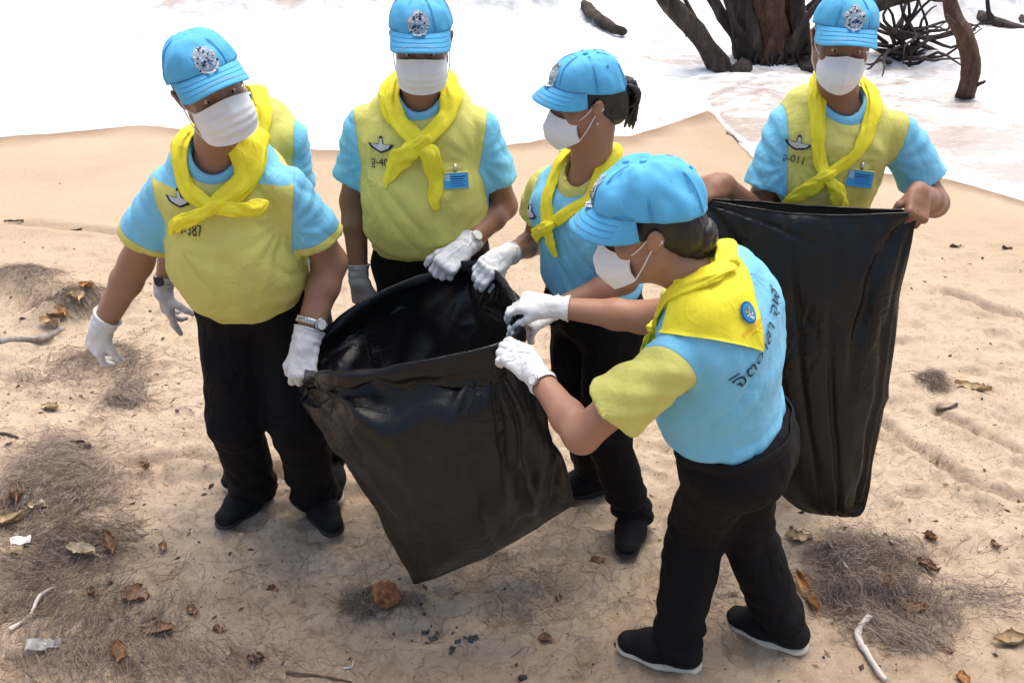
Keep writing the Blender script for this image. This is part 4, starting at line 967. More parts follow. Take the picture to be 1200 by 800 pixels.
# ---------------------------------------------------------------- the beach
SHORE = [gr(*q)[:2] for q in ((-900, 190), (-400, 172), (0, 153), (160, 137), (300, 148), (420, 172), (560, 168), (640, 153), (740, 150), (832, 119), (862, 158), (900, 190), (1000, 193), (1100, 197), (1200, 224), (1400, 270), (2100, 330))]
SX = np.array([p[0] for p in SHORE]); SY = np.array([p[1] for p in SHORE]); o_ = np.argsort(SX); SX, SY = SX[o_], SY[o_]
SXf = np.linspace(SX[0], SX[-1], 1600); SYf = np.interp(SXf, SX, SY); _k = np.hanning(15); _k /= _k.sum(); SYf = np.convolve(np.pad(SYf, 7, mode='edge'), _k, 'valid')
SYf = SYf+fbm(np.stack([SXf, SXf*0, SXf*0], 1), 2.2, 3, 19)*0.05
def shore_y(x): return np.interp(x, SXf, SYf)
def axis(lo, hi, step, far_lo, far_hi, gf=1.16):
    m = list(np.arange(lo, hi, step)); a = []; d = step; p = lo
    while p > far_lo: d *= gf; p -= d; a.append(p)
    b_ = []; d = step; p = m[-1]
    while p < far_hi: d *= gf; p += d; b_.append(p)
    return np.array(a[::-1]+m+b_)
MOUNDS = []       # (x, y, radius x, radius y, height, angle) low heaps of sand and litter
for (u, v, rx, ry, hh, an) in ((25, 340, 0.24, 0.12, 0.12, 0.2), (92, 366, 0.24, 0.08, 0.11, 0.5), (110, 415, 0.20, 0.14, 0.03, 0.2), (60, 560, 0.20, 0.16, 0.035, 0), (100, 640, 0.18, 0.14, 0.035, 0),
        (140, 470, 0.10, 0.06, 0.03, 0.1), (1020, 690, 0.20, 0.16, 0.03, -0.4), (440, 705, 0.06, 0.05, 0.02, 0), (1095, 445, 0.07, 0.06, 0.025, 0), (60, 740, 0.3, 0.12, 0.02, 0)):
    p = gr(u, v); MOUNDS.append((p[0], p[1], rx, ry, hh, an))
RIDGES = [[gr(*q)[:2] for q in pts] for pts in (((1030, 490), (1070, 520), (1130, 560), (1200, 585)), ((1100, 480), (1150, 505), (1200, 530)), ((1110, 340), (1160, 360), (1210, 372)), ((150, 540), (220, 532), (330, 548)), ((20, 260), (120, 268), (230, 285)))]
RD = []
def ground_z(x, y):
    RD.clear()
    p = np.stack([x, y, np.zeros_like(x)], 1); ns = shore_y(x)-y
    near = sstep(6.0, 3.6, y)
    z = fbm(p, 0.9, 2, 1)*0.014+fbm(p, 3.6, 3, 4)*0.010*(0.35+0.65*near)+fbm(p, 15, 3, 9)*0.0085*(0.25+0.75*near)
    rid = 1-np.abs(noise(p+3, (7, 9, 1), 21)); z += (rid**5)*0.012*near
    dn = noise(p, (9, 12, 1), 31); z -= sstep(0.30, 0.7, dn)*0.020*near; dn2 = noise(p+7, (22, 26, 1), 33); z -= sstep(0.4, 0.8, dn2)*0.010*near             # old, trodden footprints
    for mx, my, rx, ry, hh, an in MOUNDS:
        dx, dy = x-mx, y-my; c, s = math.cos(an), math.sin(an); q = ((dx*c+dy*s)/rx)**2+((-dx*s+dy*c)/ry)**2
        z += hh*np.exp(-q*1.2)
    for rd in RIDGES:
        d = np.full(len(x), 9.0)
        for a, b in zip(rd[:-1], rd[1:]):
            ab = b-a; t = np.clip(((x-a[0])*ab[0]+(y-a[1])*ab[1])/(ab@ab), 0, 1); d = np.minimum(d, np.hypot(x-a[0]-t*ab[0], y-a[1]-t*ab[1]))
        z -= 0.026*np.exp(-(d/0.022)**2); z += 0.014*np.exp(-((d-0.055)/0.03)**2); RD.append(d)
    z -= 0.006
    flat = sstep(0.0, 1.2, ns); z = z*flat
    z += np.where(ns < 0.5, -(0.5-ns)*0.09, 0); return np.maximum(z, -2.5)
gx = axis(-2.3, 2.3, 0.014, -260, 260); gy = axis(1.25, 5.2, 0.014, -40, 500)
X, Y = np.meshgrid(gx, gy); zz = ground_z(X.ravel(), Y.ravel()); GV = np.stack([X.ravel(), Y.ravel(), zz], 1)
nx_, ny_ = len(gx), len(gy); ii = np.arange(nx_*ny_).reshape(ny_, nx_)
GF = np.stack([ii[:-1, :-1].ravel(), ii[:-1, 1:].ravel(), ii[1:, 1:].ravel(), ii[1:, :-1].ravel()], 1)
b = NB('beach_sand'); c = b.coord()
geo = b.n('ShaderNodeNewGeometry').outputs['Position']; sep = b.n('ShaderNodeSeparateXYZ'); b.l(geo, sep.inputs[0])
n1 = b.noise(1.1, 5, 0.6, c); n2 = b.noise(7, 6, 0.65, c, 0.3); n3 = b.noise(420, 2, 0.6, c); n4 = b.noise(38, 5, 0.7, c, 0.4); n5 = b.noise(95, 3, 0.7, b.coord((1, 0.5, 1)), 1.2)
col = b.ramp(n1.outputs[0], [(0.3, (0.45, 0.345, 0.24)), (0.52, (0.50, 0.39, 0.278)), (0.75, (0.54, 0.435, 0.32))])
col2 = b.ramp(n2.outputs[0], [(0.28, (0.28, 0.215, 0.15)), (0.43, (0.475, 0.38, 0.278)), (0.8, (0.575, 0.48, 0.368))])
nearm = b.n('ShaderNodeMapRange'); b.l(sep.outputs[1], nearm.inputs[0]); nearm.inputs[1].default_value = 5.6; nearm.inputs[2].default_value = 3.4; nearm.interpolation_type = 'SMOOTHSTEP'
col = b.mix(b.math('MULTIPLY', nearm.outputs[0], 0.8), col, col2)
sp = b.ramp(n4.outputs[0], [(0.30, (0.35, 0.30, 0.27)), (0.46, (1, 1, 1)), (1, (1, 1, 1))]); m = b.mix(b.math('MULTIPLY', nearm.outputs[0], 0.55), col, sp, 'MULTIPLY')
tw = b.ramp(n5.outputs[0], [(0.30, (0.30, 0.24, 0.20)), (0.37, (1, 1, 1)), (1, (1, 1, 1))]); m = b.mix(b.math('MULTIPLY', nearm.outputs[0], 0.65), m, tw, 'MULTIPLY')
m = b.mix(0.6, m, b.ramp(n3.outputs[0], [(0.25, (0.45, 0.42, 0.4)), (0.5, (1, 1, 1)), (0.8, (1.25, 1.22, 1.2))]), 'MULTIPLY')
lit = b.attr('litter'); m = b.mix(b.math('MULTIPLY', lit, b.ramp(n4.outputs[0], [(0.3, (0.9,)*3), (0.65, (0.35,)*3)])), m, (0.21, 0.155, 0.118))
soil_shade = b.math('MULTIPLY', b.attr('soil_shade'), b.ramp(n2.outputs[0], [(0.25, (1.0,)*3), (0.7, (0.45,)*3)])); m = b.mix(soil_shade, m, (0.25, 0.178, 0.112))  # near sand browned: littered soil, with the shade of trees painted in
wet = b.attr('wet'); m = b.mix(wet, m, (0.20, 0.135, 0.085))
nm = b.bump(n4.outputs[0], 0.5, 0.02); nm = b.bump(n3.outputs[0], 0.5, 0.004, nm)
M_SAND = b.done(m, 0.95, nm, Specular_IOR_Level=0.1)
wet_ = sstep(0.34, 0.06, (shore_y(GV[:, 0])-GV[:, 1])+fbm(GV*V(1, 1, 0), 1.7, 2, 6)*0.06)*0.8
lit_ = np.zeros(len(GV)); ground_z(GV[:, 0], GV[:, 1])
for d in RD: lit_ = np.maximum(lit_, 0.65*np.exp(-(d/0.03)**2))
for (u, v, r1_, r2_, a_) in ((60, 570, 0.30, 0.22, 1), (90, 650, 0.30, 0.18, 1), (120, 750, 0.45, 0.2, 0.9), (300, 780, 0.5, 0.12, 0.6), (30, 340, 0.22, 0.09, 0.8), (95, 362, 0.18, 0.07, 0.9), (140, 435, 0.16, 0.14, 0.7), (1030, 695, 0.22, 0.16, 1), (430, 706, 0.06, 0.05, 1), (620, 690, 0.2, 0.12, 0.5), (560, 700, 0.25, 0.1, 0.4), (850, 720, 0.2, 0.15, 0.5), (1095, 447, 0.06, 0.05, 0.8), (600, 800, 1.5, 0.16, 0.5), (250, 800, 0.8, 0.22, 0.5)):
    q = gr(u, v); e_ = ((GV[:, 0]-q[0])/r1_)**2+((GV[:, 1]-q[1])/r2_)**2; lit_ = np.maximum(lit_, a_*np.exp(-e_)*(0.75+0.5*fbm(GV*V(1, 1, 0), 8, 3, 77)))
sand = mesh_obj('sand_beach', GV, GF, M_SAND, attrs={'wet': wet_, 'litter': np.clip(lit_, 0, 1), 'soil_shade': 0.5*sstep(2.75, 1.95, GV[:, 1]+0.25*fbm(GV*V(1, 1, 0), 1.6, 2, 79)-0.12*GV[:, 0]*0)}); tag(sand, None, None, kind='structure')
def gz(x, y): return float(ground_z(np.array([x]), np.array([y]))[0])
# ---------------------------------------------------------------- the sea, broken surf up to the water's edge
sxa = axis(-5.5, 5.5, 0.045, -300, 300, 1.2); sya = axis(4.3, 12.5, 0.045, 4.2, 600, 1.13)
X, Y = np.meshgrid(sxa, sya); P = np.stack([X.ravel(), Y.ravel(), np.zeros(X.size)], 1); dsh = P[:, 1]-shore_y(P[:, 0])
amp = sstep(0.1, 3.0, dsh)
z = fbm(P, (0.55, 1.1, 1), 3, 40)*0.05*amp+fbm(P, (2.6, 4.2, 1), 4, 44, 0.6)*0.03*(0.3+0.7*amp)
crest = P[:, 1]-(11.15+0.5*noise(P, (0.4, 0.0, 0), 50)); z += 0.30*np.exp(-(crest/0.42)**2)*(0.55+0.7*noise(P, (0.7, 0.2, 0), 52))*(1+0.6*fbm(P, 3.0, 2, 53))
z += 0.16*np.exp(-((P[:, 1]-9.0-0.5*noise(P, (0.35, 0, 0), 57))/0.35)**2)*np.maximum(0, noise(P, (0.6, 0.1, 0), 58))
edge = 0.012*np.exp(-((dsh-0.03)/0.05)**2)
P[:, 2] = -0.040+z+edge-0.05*sstep(0.0, -0.25, dsh)-0.3*sstep(-0.2, -0.8, dsh)
nx_, ny_ = len(sxa), len(sya); ii = np.arange(nx_*ny_).reshape(ny_, nx_)
SF = np.stack([ii[:-1, :-1].ravel(), ii[:-1, 1:].ravel(), ii[1:, 1:].ravel(), ii[1:, :-1].ravel()], 1)
keep = (dsh[SF] > -0.35).any(1); SF = SF[keep]; used = np.unique(SF); mp = np.full(len(P), -1); mp[used] = np.arange(len(used)); SF = mp[SF]; P = P[used]; dsh = dsh[used]
b = NB('surf'); c = b.coord(); cs = b.coord((1, 1.8, 1))
f1 = b.noise(0.75, 6, 0.62, cs, 0.8); f2 = b.noise(6.5, 5, 0.68, cs, 0.6); f3 = b.noise(40, 3, 0.6, c)
dist = b.attr('offshore')
k = b.math('ADD', b.math('MULTIPLY', f1.outputs[0], 1.0), b.math('MULTIPLY', f2.outputs[0], 0.55))
k = b.math('ADD', k, b.math('MULTIPLY', b.math('MINIMUM', dist, 6.0), 0.035))
edge_ = b.n('ShaderNodeMapRange'); b.l(dist, edge_.inputs[0]); edge_.inputs[1].default_value = 0.45; edge_.inputs[2].default_value = 0.02; edge_.inputs[4].default_value = 0.35
k = b.math('ADD', k, edge_.outputs[0]); k = b.math('ADD', k, b.attr('churn'))
fo = b.n('ShaderNodeMapRange'); b.l(k, fo.inputs[0]); fo.inputs[1].default_value = 0.66; fo.inputs[2].default_value = 0.92; fo.interpolation_type = 'SMOOTHSTEP'
thin = b.mix(f3.outputs[0], (0.40, 0.335, 0.29), (0.50, 0.44, 0.395))
col = b.mix(fo.outputs[0], thin, b.ramp(b.math('ADD', b.math('MULTIPLY', f2.outputs[0], 0.6), b.math('MULTIPLY', f1.outputs[0], 0.4)), [(0.38, (0.44, 0.47, 0.49)), (0.50, (0.66, 0.68, 0.70)), (0.60, (0.82, 0.83, 0.84))]))
rough = b.n('ShaderNodeMapRange'); b.l(fo.outputs[0], rough.inputs[0]); rough.inputs[3].default_value = 0.22; rough.inputs[4].default_value = 0.8
M_SEA = b.done(col, rough.outputs[0], b.bump(f2.outputs[0], 0.4, 0.03, b.bump(f3.outputs[0], 0.25, 0.01)), Specular_IOR_Level=0.5)
sea = mesh_obj('sea', P, SF, M_SEA, attrs={'offshore': dsh, 'churn': 0.30*sstep(1.6, 0.0, P[:, 0])-0.16*np.exp(-((P[:, 0]-2.4)/1.4)**2-((P[:, 1]-6.6)/0.9)**2)-0.55*np.exp(-((P[:, 1]-11.0)/0.35)**2)*(np.abs(P[:, 0]+2.0) < 1.6)}); tag(sea, None, None, kind='structure')
# ---------------------------------------------------------------- dead trees standing in the surf
b = NB('dead_bark'); c = b.coord(); cz = b.coord((1, 1, 0.22))
n1 = b.noise(9, 6, 0.7, cz, 0.7); n2 = b.noise(45, 4, 0.7, cz, 0.5); n3 = b.noise(2.2, 3, 0.5, c)
col = b.ramp(n1.outputs[0], [(0.32, (0.007, 0.006, 0.005)), (0.55, (0.042, 0.033, 0.028)), (0.78, (0.14, 0.115, 0.10))])
red = b.ramp(n2.outputs[0], [(0.25, (0.035, 0.016, 0.010)), (0.55, (0.125, 0.058, 0.034)), (0.8, (0.23, 0.135, 0.09))])
rm = b.math('MULTIPLY', b.attr('red'), b.ramp(n3.outputs[0], [(0.3, (0.5,)*3), (0.6, (1.2,)*3)]))
col = b.mix(rm, col, red); M_BARK = b.done(col, 0.9, b.bump(n1.outputs[0], 0.8, 0.05, b.bump(n2.outputs[0], 0.6, 0.015)))
def limb(pts, r0, r1, ns=14, n=26, seed=0, bump=0.16):
    P = catmull(pts, n); fn = lambda t, a: 1+bump*math.sin(3*a+seed+2*math.sin(5*t+seed))+bump*0.5*math.sin(7*a+9*t+seed*2)
    rr = r0*(1-np.linspace(0, 1, n))**0.8+r1*np.linspace(0, 1, n); rr[0] *= 1.2; rr[1] *= 1.08
    v, f = tube(P, rr, ns, fn=fn); v = v+fbm(v, (9, 9, 4), 4, seed, 0.65)[:, None]*np.array([[0.6, 0.6, 0.1]])*r0*0.34; return v, f
def up_(base, u, v, Y): return at(u, v, Y)
def tree_part(name, parent, pts, r0, r1, red=0.0, seed=0, ns=14, n=26, bump=0.16):
    v, f = limb(pts, r0, r1, ns, n, seed, bump); o = np.array(parent.location); return mesh_obj(name, v-o, f, M_BARK, parent, attrs={'red': np.full(len(v), red)})
def twigs(name, parent, base, n, ln, spread, r, seed):
    rg = np.random.default_rng(seed); parts = []
    for i in range(n):
        d = nrm(V(*(rg.standard_normal(3)*np.asarray(spread)))+V(0, 0, 0.25)); p = base+V(*(rg.uniform(-0.12, 0.12, 3)))
        pts = [p]; 
        for k in range(4):
            d = nrm(d+rg.standard_normal(3)*0.35); p = p+d*ln*rg.uniform(0.15, 0.35); pts.append(p)
        parts.append(tube(catmull(pts, 9), np.linspace(r, r*0.25, 9), 5))
    v, f = merge(parts); o = np.array(parent.location); ob = mesh_obj(name, v-o, f, M_BARK, parent, attrs={'red': np.full(len(v), 0.05)}); ob['kind'] = 'stuff'; return ob
tb = gr(905, 76, -0.06); t = empty('dead_tree', tb); tag(t, 'big dead tree with dark split trunks and reddish bark standing in the surf', 'tree')
Yt = tb[1]
tree_part('trunk', t, [gr(902, 82, -0.1), at(905, 50, Yt), at(900, 10, Yt), at(893, -60, Yt+0.05), at(890, -180, Yt+0.1), at(900, -330, Yt+0.2)], 0.165, 0.05, 0.95, 3, 22, 38, 0.22)
tree_part('trunk', t, [gr(880, 82, -0.1), at(877, 45, Yt-0.08), at(871, 5, Yt-0.05), at(876, -60, Yt), at(866, -180, Yt+0.1)], 0.105, 0.05, 0.0, 4, 18, 30, 0.22)
tree_part('trunk', t, [gr(924, 80, -0.1), at(926, 45, Yt+0.02), at(920, 0, Yt+0.05), at(926, -70, Yt+0.05), at(920, -200, Yt+0.1)], 0.105, 0.04, 0.75, 6, 18, 30, 0.22)
rgt = np.random.default_rng(3); hr = []
for i in range(34):
    q = at(880+85*rgt.random(), 60+14*rgt.random(), Yt-0.20+0.1*rgt.random()); hr.append(tube(catmull([q, q+V(rgt.normal(0, 0.04), -0.03, -0.10), q+V(rgt.normal(0, 0.07), -0.05, -0.32)], 7), np.linspace(0.014, 0.004, 7), 5))
v, f = merge(hr); o = mesh_obj('hanging_roots', v-np.array(t.location), f, M_BARK, t, attrs={'red': np.full(len(v), 0.1)}); o['kind'] = 'stuff'
tree_part('trunk', t, [gr(882, 74, -0.1), at(876, 40, Yt+0.15), at(868, -5, Yt+0.2), at(850, -110, Yt+0.3), at(838, -260, Yt+0.4)], 0.15, 0.04, 0.05, 5)
tree_part('trunk', t, [gr(950, 74, -0.1), at(955, 50, Yt+0.1), at(985, 28, Yt+0.05), at(1025, 5, Yt), at(1075, -8, Yt), at(1110, -2, Yt)], 0.13, 0.03, 0.1, 7)
tree_part('trunk', t, [gr(936, 80, -0.1), at(938, 40, Yt-0.08), at(936, 0, Yt-0.05), at(950, -60, Yt), at(962, -200, Yt+0.2)], 0.085, 0.03, 0.0, 8)
tree_part('trunk', t, [gr(852, 92, -0.12), at(838, 70, Yt-0.35), at(806, 30, Yt-0.3), at(772, -10, Yt-0.25), at(740, -70, Yt-0.2), at(730, -160, Yt-0.2)], 0.095, 0.035, 0.12, 9)
tree_part('branch', t, [at(812, 38, Yt-0.3), at(795, 12, Yt-0.3), at(778, -40, Yt-0.25)], 0.05, 0.015, 0.1, 12)
tree_part('branch', t, [gr(867, 76, -0.1), at(866, 50, Yt+0.1), at(846, 16, Yt+0.15), at(824, -20, Yt+0.2), at(812, -80, Yt+0.2)], 0.065, 0.015, 0.0, 14)
tree_part('branch', t, [at(868, 55, Yt+0.05), at(858, 10, Yt+0.1), at(846, -60, Yt+0.1)], 0.05, 0.015, 0.0, 15)
tree_part('branch', t, [at(930, 20, Yt+0.1), at(945, 10, Yt+0.1), at(965, -12, Yt+0.1)], 0.03, 0.01, 0.0, 16, 8, 12)
for i, (a_, b_, c_, r_) in enumerate((((915, 78), (940, 28), (985, -30), 0.05), ((895, 76), (858, 22), (838, -40), 0.04), ((940, 74), (962, 36), (1002, 14), 0.035), ((858, 84), (822, 36), (796, -14), 0.04), ((925, 70), (968, 46), (1012, 52), 0.03))):
    tree_part('branch', t, [gr(*a_, -0.08), at(*lerp(np.array(a_, float), np.array(b_, float), 0.5), Yt-0.15), at(*b_, Yt-0.2), at(*c_, Yt-0.15)], r_, r_*0.3, 0.05, 60+i, 9, 18, 0.22)
tree_part('root', t, [gr(880, 78, -0.1), gr(868, 84, -0.02), gr(858, 92, -0.1)], 0.10, 0.05, 0.1, 17, 10, 12)
tree_part('root', t, [gr(935, 76, -0.06), gr(960, 82, -0.02), gr(985, 86, -0.08)], 0.10, 0.04, 0.1, 18, 10, 12)
kb = gr(1055, 74, -0.06); k = empty('dead_branch', kb); tag(k, 'tangled dead black branches lying in the surf beside the big dead tree', 'branch')
tree_part('stem', k, [gr(1030, 72, -0.06), at(1050, 60, kb[1]), at(1085, 66, kb[1])], 0.05, 0.02, 0, 4, 10, 14)
twigs('twig_tangle', k, kb+V(0, 0, 0.14), 46, 0.75, (1.2, 0.7, 0.5), 0.020, 5)
rb = gr(1128, 116, -0.06); k = empty('dead_tree', rb); tag(k, 'lone slender reddish dead trunk with one side twig in the surf', 'tree'); Yr = rb[1]
tree_part('trunk', k, [gr(1127, 119, -0.12), at(1136, 95, Yr), at(1139, 70, Yr), at(1130, 42, Yr), at(1117, 20, Yr+0.05), at(1115, -10, Yr+0.1), at(1122, -80, Yr+0.2), at(1110, -220, Yr+0.3)], 0.070, 0.035, 0.8, 21)
tree_part('branch', k, [at(1133, 105, Yr), at(1145, 100, Yr-0.05), at(1155, 95, Yr-0.08)], 0.022, 0.008, 0.0, 22, 8, 10)
tree_part('stub', k, [at(1120, 30, Yr), at(1112, 24, Yr-0.03), at(1108, 18, Yr-0.04)], 0.03, 0.012, 0.6, 24, 8, 8)
for (pa, pb, pc, r, s, lab) in (((686, 14), (705, 25), (732, 38), 0.06, 31, 'short grey driftwood log floating alone in the white water'), ((1125, 18), (1165, 26), (1215, 40), 0.06, 33, 'grey driftwood limb in the water beyond the lone trunk'), ((1185, -4), (1192, 14), (1206, 36), 0.07, 35, 'dark driftwood stump sticking out of the far water')):
    A, B_, C_ = gr(*pa, 0.0), gr(*pb, 0.03), gr(*pc, -0.02); k = empty('driftwood_log', (A+C_)/2); tag(k, lab, 'driftwood')
    tree_part('log', k, [A+V(0, 0, 0.05), B_, C_], r, r*0.6, 0.1, s, 10, 16)
    if s > 31: tree_part('branch', k, [B_, B_+V(-0.08, 0.0, 0.10), B_+V(-0.12, 0.03, 0.26)], 0.03, 0.01, 0.0, s+1, 7, 8)
# ---------------------------------------------------------------- black rubbish bags
b = NB('black_plastic_film'); c = b.coord()
n1 = b.noise(7, 4, 0.55, b.coord((1, 1, 0.4)), 1.6); n2 = b.noise(30, 3, 0.6, c, 1.5); n3 = b.noise(4, 2, 0.5, c)
v1 = b.n('ShaderNodeTexVoronoi'); v1.feature = 'DISTANCE_TO_EDGE'; v1.inputs['Scale'].default_value = 4.5
dv = b.n('ShaderNodeVectorMath', operation='MULTIPLY_ADD'); b.l(n1.outputs['Color'], dv.inputs[0]); dv.inputs[1].default_value = (0.5, 0.5, 0.5); b.l(c, dv.inputs[2]); b.l(dv.outputs[0], v1.inputs['Vector'])
cr = b.n('ShaderNodeMapRange'); b.l(v1.outputs['Distance'], cr.inputs[0]); cr.inputs[2].default_value = 0.05
nm = b.bump(cr.outputs[0], 0.10, 0.006); nm = b.bump(n1.outputs[0], 0.16, 0.018, nm); nm = b.bump(n2.outputs[0], 0.05, 0.004, nm)
nm = b.bump(creases(b, 4.0, (1, 1, 0.6), 0.035), 0.45, 0.006, nm); nm = b.bump(creases(b, 8, (0.7, 1, 1.1), 0.05, 1.7), 0.40, 0.004, nm); nm = b.bump(creases(b, 15, (1, 1, 1), 0.07, 0.6), 0.25, 0.002, nm)
M_BAG = b.done((0.0048, 0.0050, 0.0062), 0.33, nm, Specular_IOR_Level=0.36)
tr_ = b.n('ShaderNodeBsdfTranslucent'); tr_.inputs[0].default_value = (0.15, 0.145, 0.145, 1); mx = b.n('ShaderNodeMixShader'); mx.inputs[0].default_value = 0.055
ou = [q for q in b.t.nodes if q.type == 'OUTPUT_MATERIAL'][0]; b.l(b.b.outputs[0], mx.inputs[1]); b.l(tr_.outputs[0], mx.inputs[2]); b.l(mx.outputs[0], ou.inputs[0])
def bag_sheet(name, root, rows, nu, nv, closed=True, thick=0.0012, folds=None, seed=0):
    """rows: list of closed outlines (each a list of points) from rim to foot, skinned into one film"""
    R_ = [catmull(r, nu, closed) for r in rows]; R_ = np.array(R_); out = []
    for i in range(nu): out.append(catmull(R_[:, i], nv))
    G_ = np.array(out).transpose(1, 0, 2); P = G_.reshape(-1, 3); f = grid_faces(nu, nv, closed)
    n = vnormals(P, f)
    if folds is not None: P = P+n*folds(np.repeat(np.linspace(0, 1, nv), nu), np.tile(np.linspace(0, 1, nu, endpoint=not closed), nv), P)[:, None]
    o = mesh_obj(name, P-np.array(root.location), f, M_BAG, root)
    return o, P.reshape(nv, nu, 3)
# open bag: rim runs from the stout man's fist along the back, past the two women's hands and back along the front
bc = (at(470, 430, 2.5))*V(1, 1, 0)+V(0, 0, 0.12); bag1 = empty('rubbish_bag', bc)
tag(bag1, 'open black plastic rubbish bag with rolled rim, held by four gloved people', 'rubbish bag', 'black rubbish bags')
rim = [at(356, 432, 2.60), at(385, 392, 2.64), at(440, 350, 2.70), at(500, 326, 2.76), at(545, 312, 2.74), at(580, 322, 2.66), at(600, 352, 2.46), at(606, 385, 2.36),
       at(585, 404, 2.27), at(552, 414, 2.24), at(500, 424, 2.24), at(440, 433, 2.27), at(388, 436, 2.34)]
# a little below the rim
mid0 = [p+V(0, 0, -0.07) for p in rim]
ctr = lambda r: np.mean(r, axis=0)
mid1 = [at(372, 485, 2.50), at(400, 440, 2.58), at(445, 410, 2.68), at(500, 395, 2.72), at(545, 385, 2.70), at(590, 390, 2.62), at(618, 420, 2.50), at(626, 455, 2.40),
        at(604, 478, 2.26), at(560, 494, 2.18), at(505, 505, 2.16), at(440, 508, 2.20), at(396, 500, 2.30)]
mid2 = [at(428, 562, 2.36), at(438, 520, 2.50), at(470, 500, 2.58), at(515, 490, 2.62), at(560, 480, 2.62), at(610, 480, 2.58), at(640, 500, 2.50), at(650, 532, 2.42),
        at(626, 562, 2.28), at(580, 582, 2.20), at(530, 592, 2.16), at(478, 594, 2.20), at(444, 582, 2.28)]
mid3 = [at(462, 628, 2.30), at(470, 600, 2.38), at(500, 580, 2.44), at(540, 565, 2.50), at(585, 550, 2.52), at(630, 542, 2.52), at(656, 552, 2.50), at(662, 570, 2.46),
        at(640, 590, 2.36), at(600, 616, 2.28), at(555, 638, 2.22), at(505, 648, 2.22), at(474, 642, 2.26)]
foot = [at(484, 682, 2.25), at(492, 674, 2.27), at(525, 664, 2.33), at(560, 652, 2.37), at(600, 630, 2.43), at(640, 606, 2.47), at(668, 590, 2.50), at(671, 591, 2.49),
        at(648, 606, 2.44), at(610, 630, 2.39), at(562, 655, 2.32), at(518, 673, 2.27), at(492, 682, 2.25)]
def ridge(t, u, a, b, w=0.014, wrap=True):
    (u0, t0), (u1, t1) = a, b; k = np.clip((t-t0)/(t1-t0), -0.2, 1.2); c_ = u0+(u1-u0)*k; dd_ = (u-c_+0.5) % 1.0-0.5 if wrap else u-c_
    return np.exp(-(dd_/(w*(0.6+0.9*np.clip(k, 0, 1))))**2)*sstep(-0.05, 0.12, k)*sstep(1.15, 0.75, k)
TENS = [((0.63, 0.02), (0.70, 0.75), 0.012, 0.014), ((0.61, 0.02), (0.655, 0.95), 0.010, 0.014), ((0.66, 0.05), (0.78, 0.55), 0.010, 0.012), ((0.985, 0.06), (0.90, 0.60), 0.012, 0.015), ((1.0, 0.06), (0.955, 0.95), 0.011, 0.014), ((0.97, 0.05), (0.83, 0.40), 0.010, 0.012), ((0.80, 0.30), (0.86, 0.98), 0.016, 0.012), ((0.72, 0.45), (0.76, 1.0), 0.014, 0.012), ((0.30, 0.0), (0.34, 0.6), 0.012, 0.018), ((0.40, 0.0), (0.38, 0.7), 0.012, 0.018), ((0.20, 0.0), (0.25, 0.6), 0.014, 0.016), ((0.10, 0.02), (0.16, 0.5), 0.012, 0.015)]
def folds1(t, u, P):
    e = np.sin(t*math.pi)**0.5; ud = u+0.006*noise(P, 9, 59); tens = sum(ridge(t, ud, q[0], q[1], q[2])*q[3] for q in TENS)
    a = tens+0.010*np.sin(2*math.pi*(5*u)+3.0*np.sin(4*t+u*6)+2*noise(P, 4, 3))*(1-t)**0.6+0.016*noise(P, (5, 5, 2.2), 71)*e+0.010*np.abs(noise(P+4, (9, 9, 4), 73))*e
    a += 0.012*noise(P, (18, 18, 7), 75)*np.exp(-(t/0.16)**2)
    a += 0.016*np.maximum(0, noise(P@np.array([[0.8, 0, 0.6], [0, 1, 0], [-0.6, 0, 0.8]]), (12, 6, 2.4), 77))*e
    wq = P+0.10*np.stack([noise(P, 5, 61), noise(P, 5, 62), noise(P, 5, 63)], 1); a -= 0.022*np.maximum(0, 0.35-np.abs(noise(wq, (7, 7, 3), 64)))**1.3*(0.4+e); return a
bagfilm, BG = bag_sheet('bag_wall', bag1, [rim, mid0, mid1, mid2, mid3, foot], 150, 84, folds=folds1)
# rolled-over rim: a crumpled cuff of film folded outwards
nr_ = 260; rimc = catmull(rim, nr_, True); cen = rimc.mean(0); d = rimc-cen; d[:, 2] = 0; d /= np.linalg.norm(d, axis=1, keepdims=True); rows = []
w_ = 1+0.55*noise(rimc, 6, 81)+0.35*noise(rimc, 15, 82); hgt_ = 1+0.5*noise(rimc, 5, 85)+0.3*noise(rimc, 17, 86)
prof = ((-0.006, -0.012), (0.000, 0.006), (0.008, 0.012), (0.018, 0.010), (0.027, 0.000), (0.031, -0.014), (0.033, -0.030), (0.030, -0.046), (0.026, -0.058), (0.020, -0.064))
for kk, (o, dz) in enumerate(prof):
    q = rimc+V(0, 0, dz*6+kk*0.01); wob = 0.010*noise(q, 13, 83)+0.006*np.abs(noise(q, 34, 84))
    rows.append(rimc+d*(o*0.62*w_+wob*1.3*(kk/9))[:, None]+V(0, 0, 1)*(dz*hgt_+0.007*noise(q+3, 16, 87)*(kk/9))[:, None])
Pc = np.vstack(rows); o = mesh_obj('rolled_rim', Pc-np.array(bag1.location), grid_faces(nr_, len(rows), True), M_BAG, bag1); md = o.modifiers.new('film', 'SOLIDIFY'); md.thickness = 0.0014
sb_ = o.modifiers.new('smooth', 'SUBSURF'); sb_.levels = 1; sb_.render_levels = 1
seam_ = BG[-1]; mesh_obj('bottom_seam', *(lambda x: (x[0]-np.array(bag1.location), x[1]))(tube(np.vstack([seam_, seam_[:1]]), 0.0022, 5, cap=False)), M_BAG, bag1)
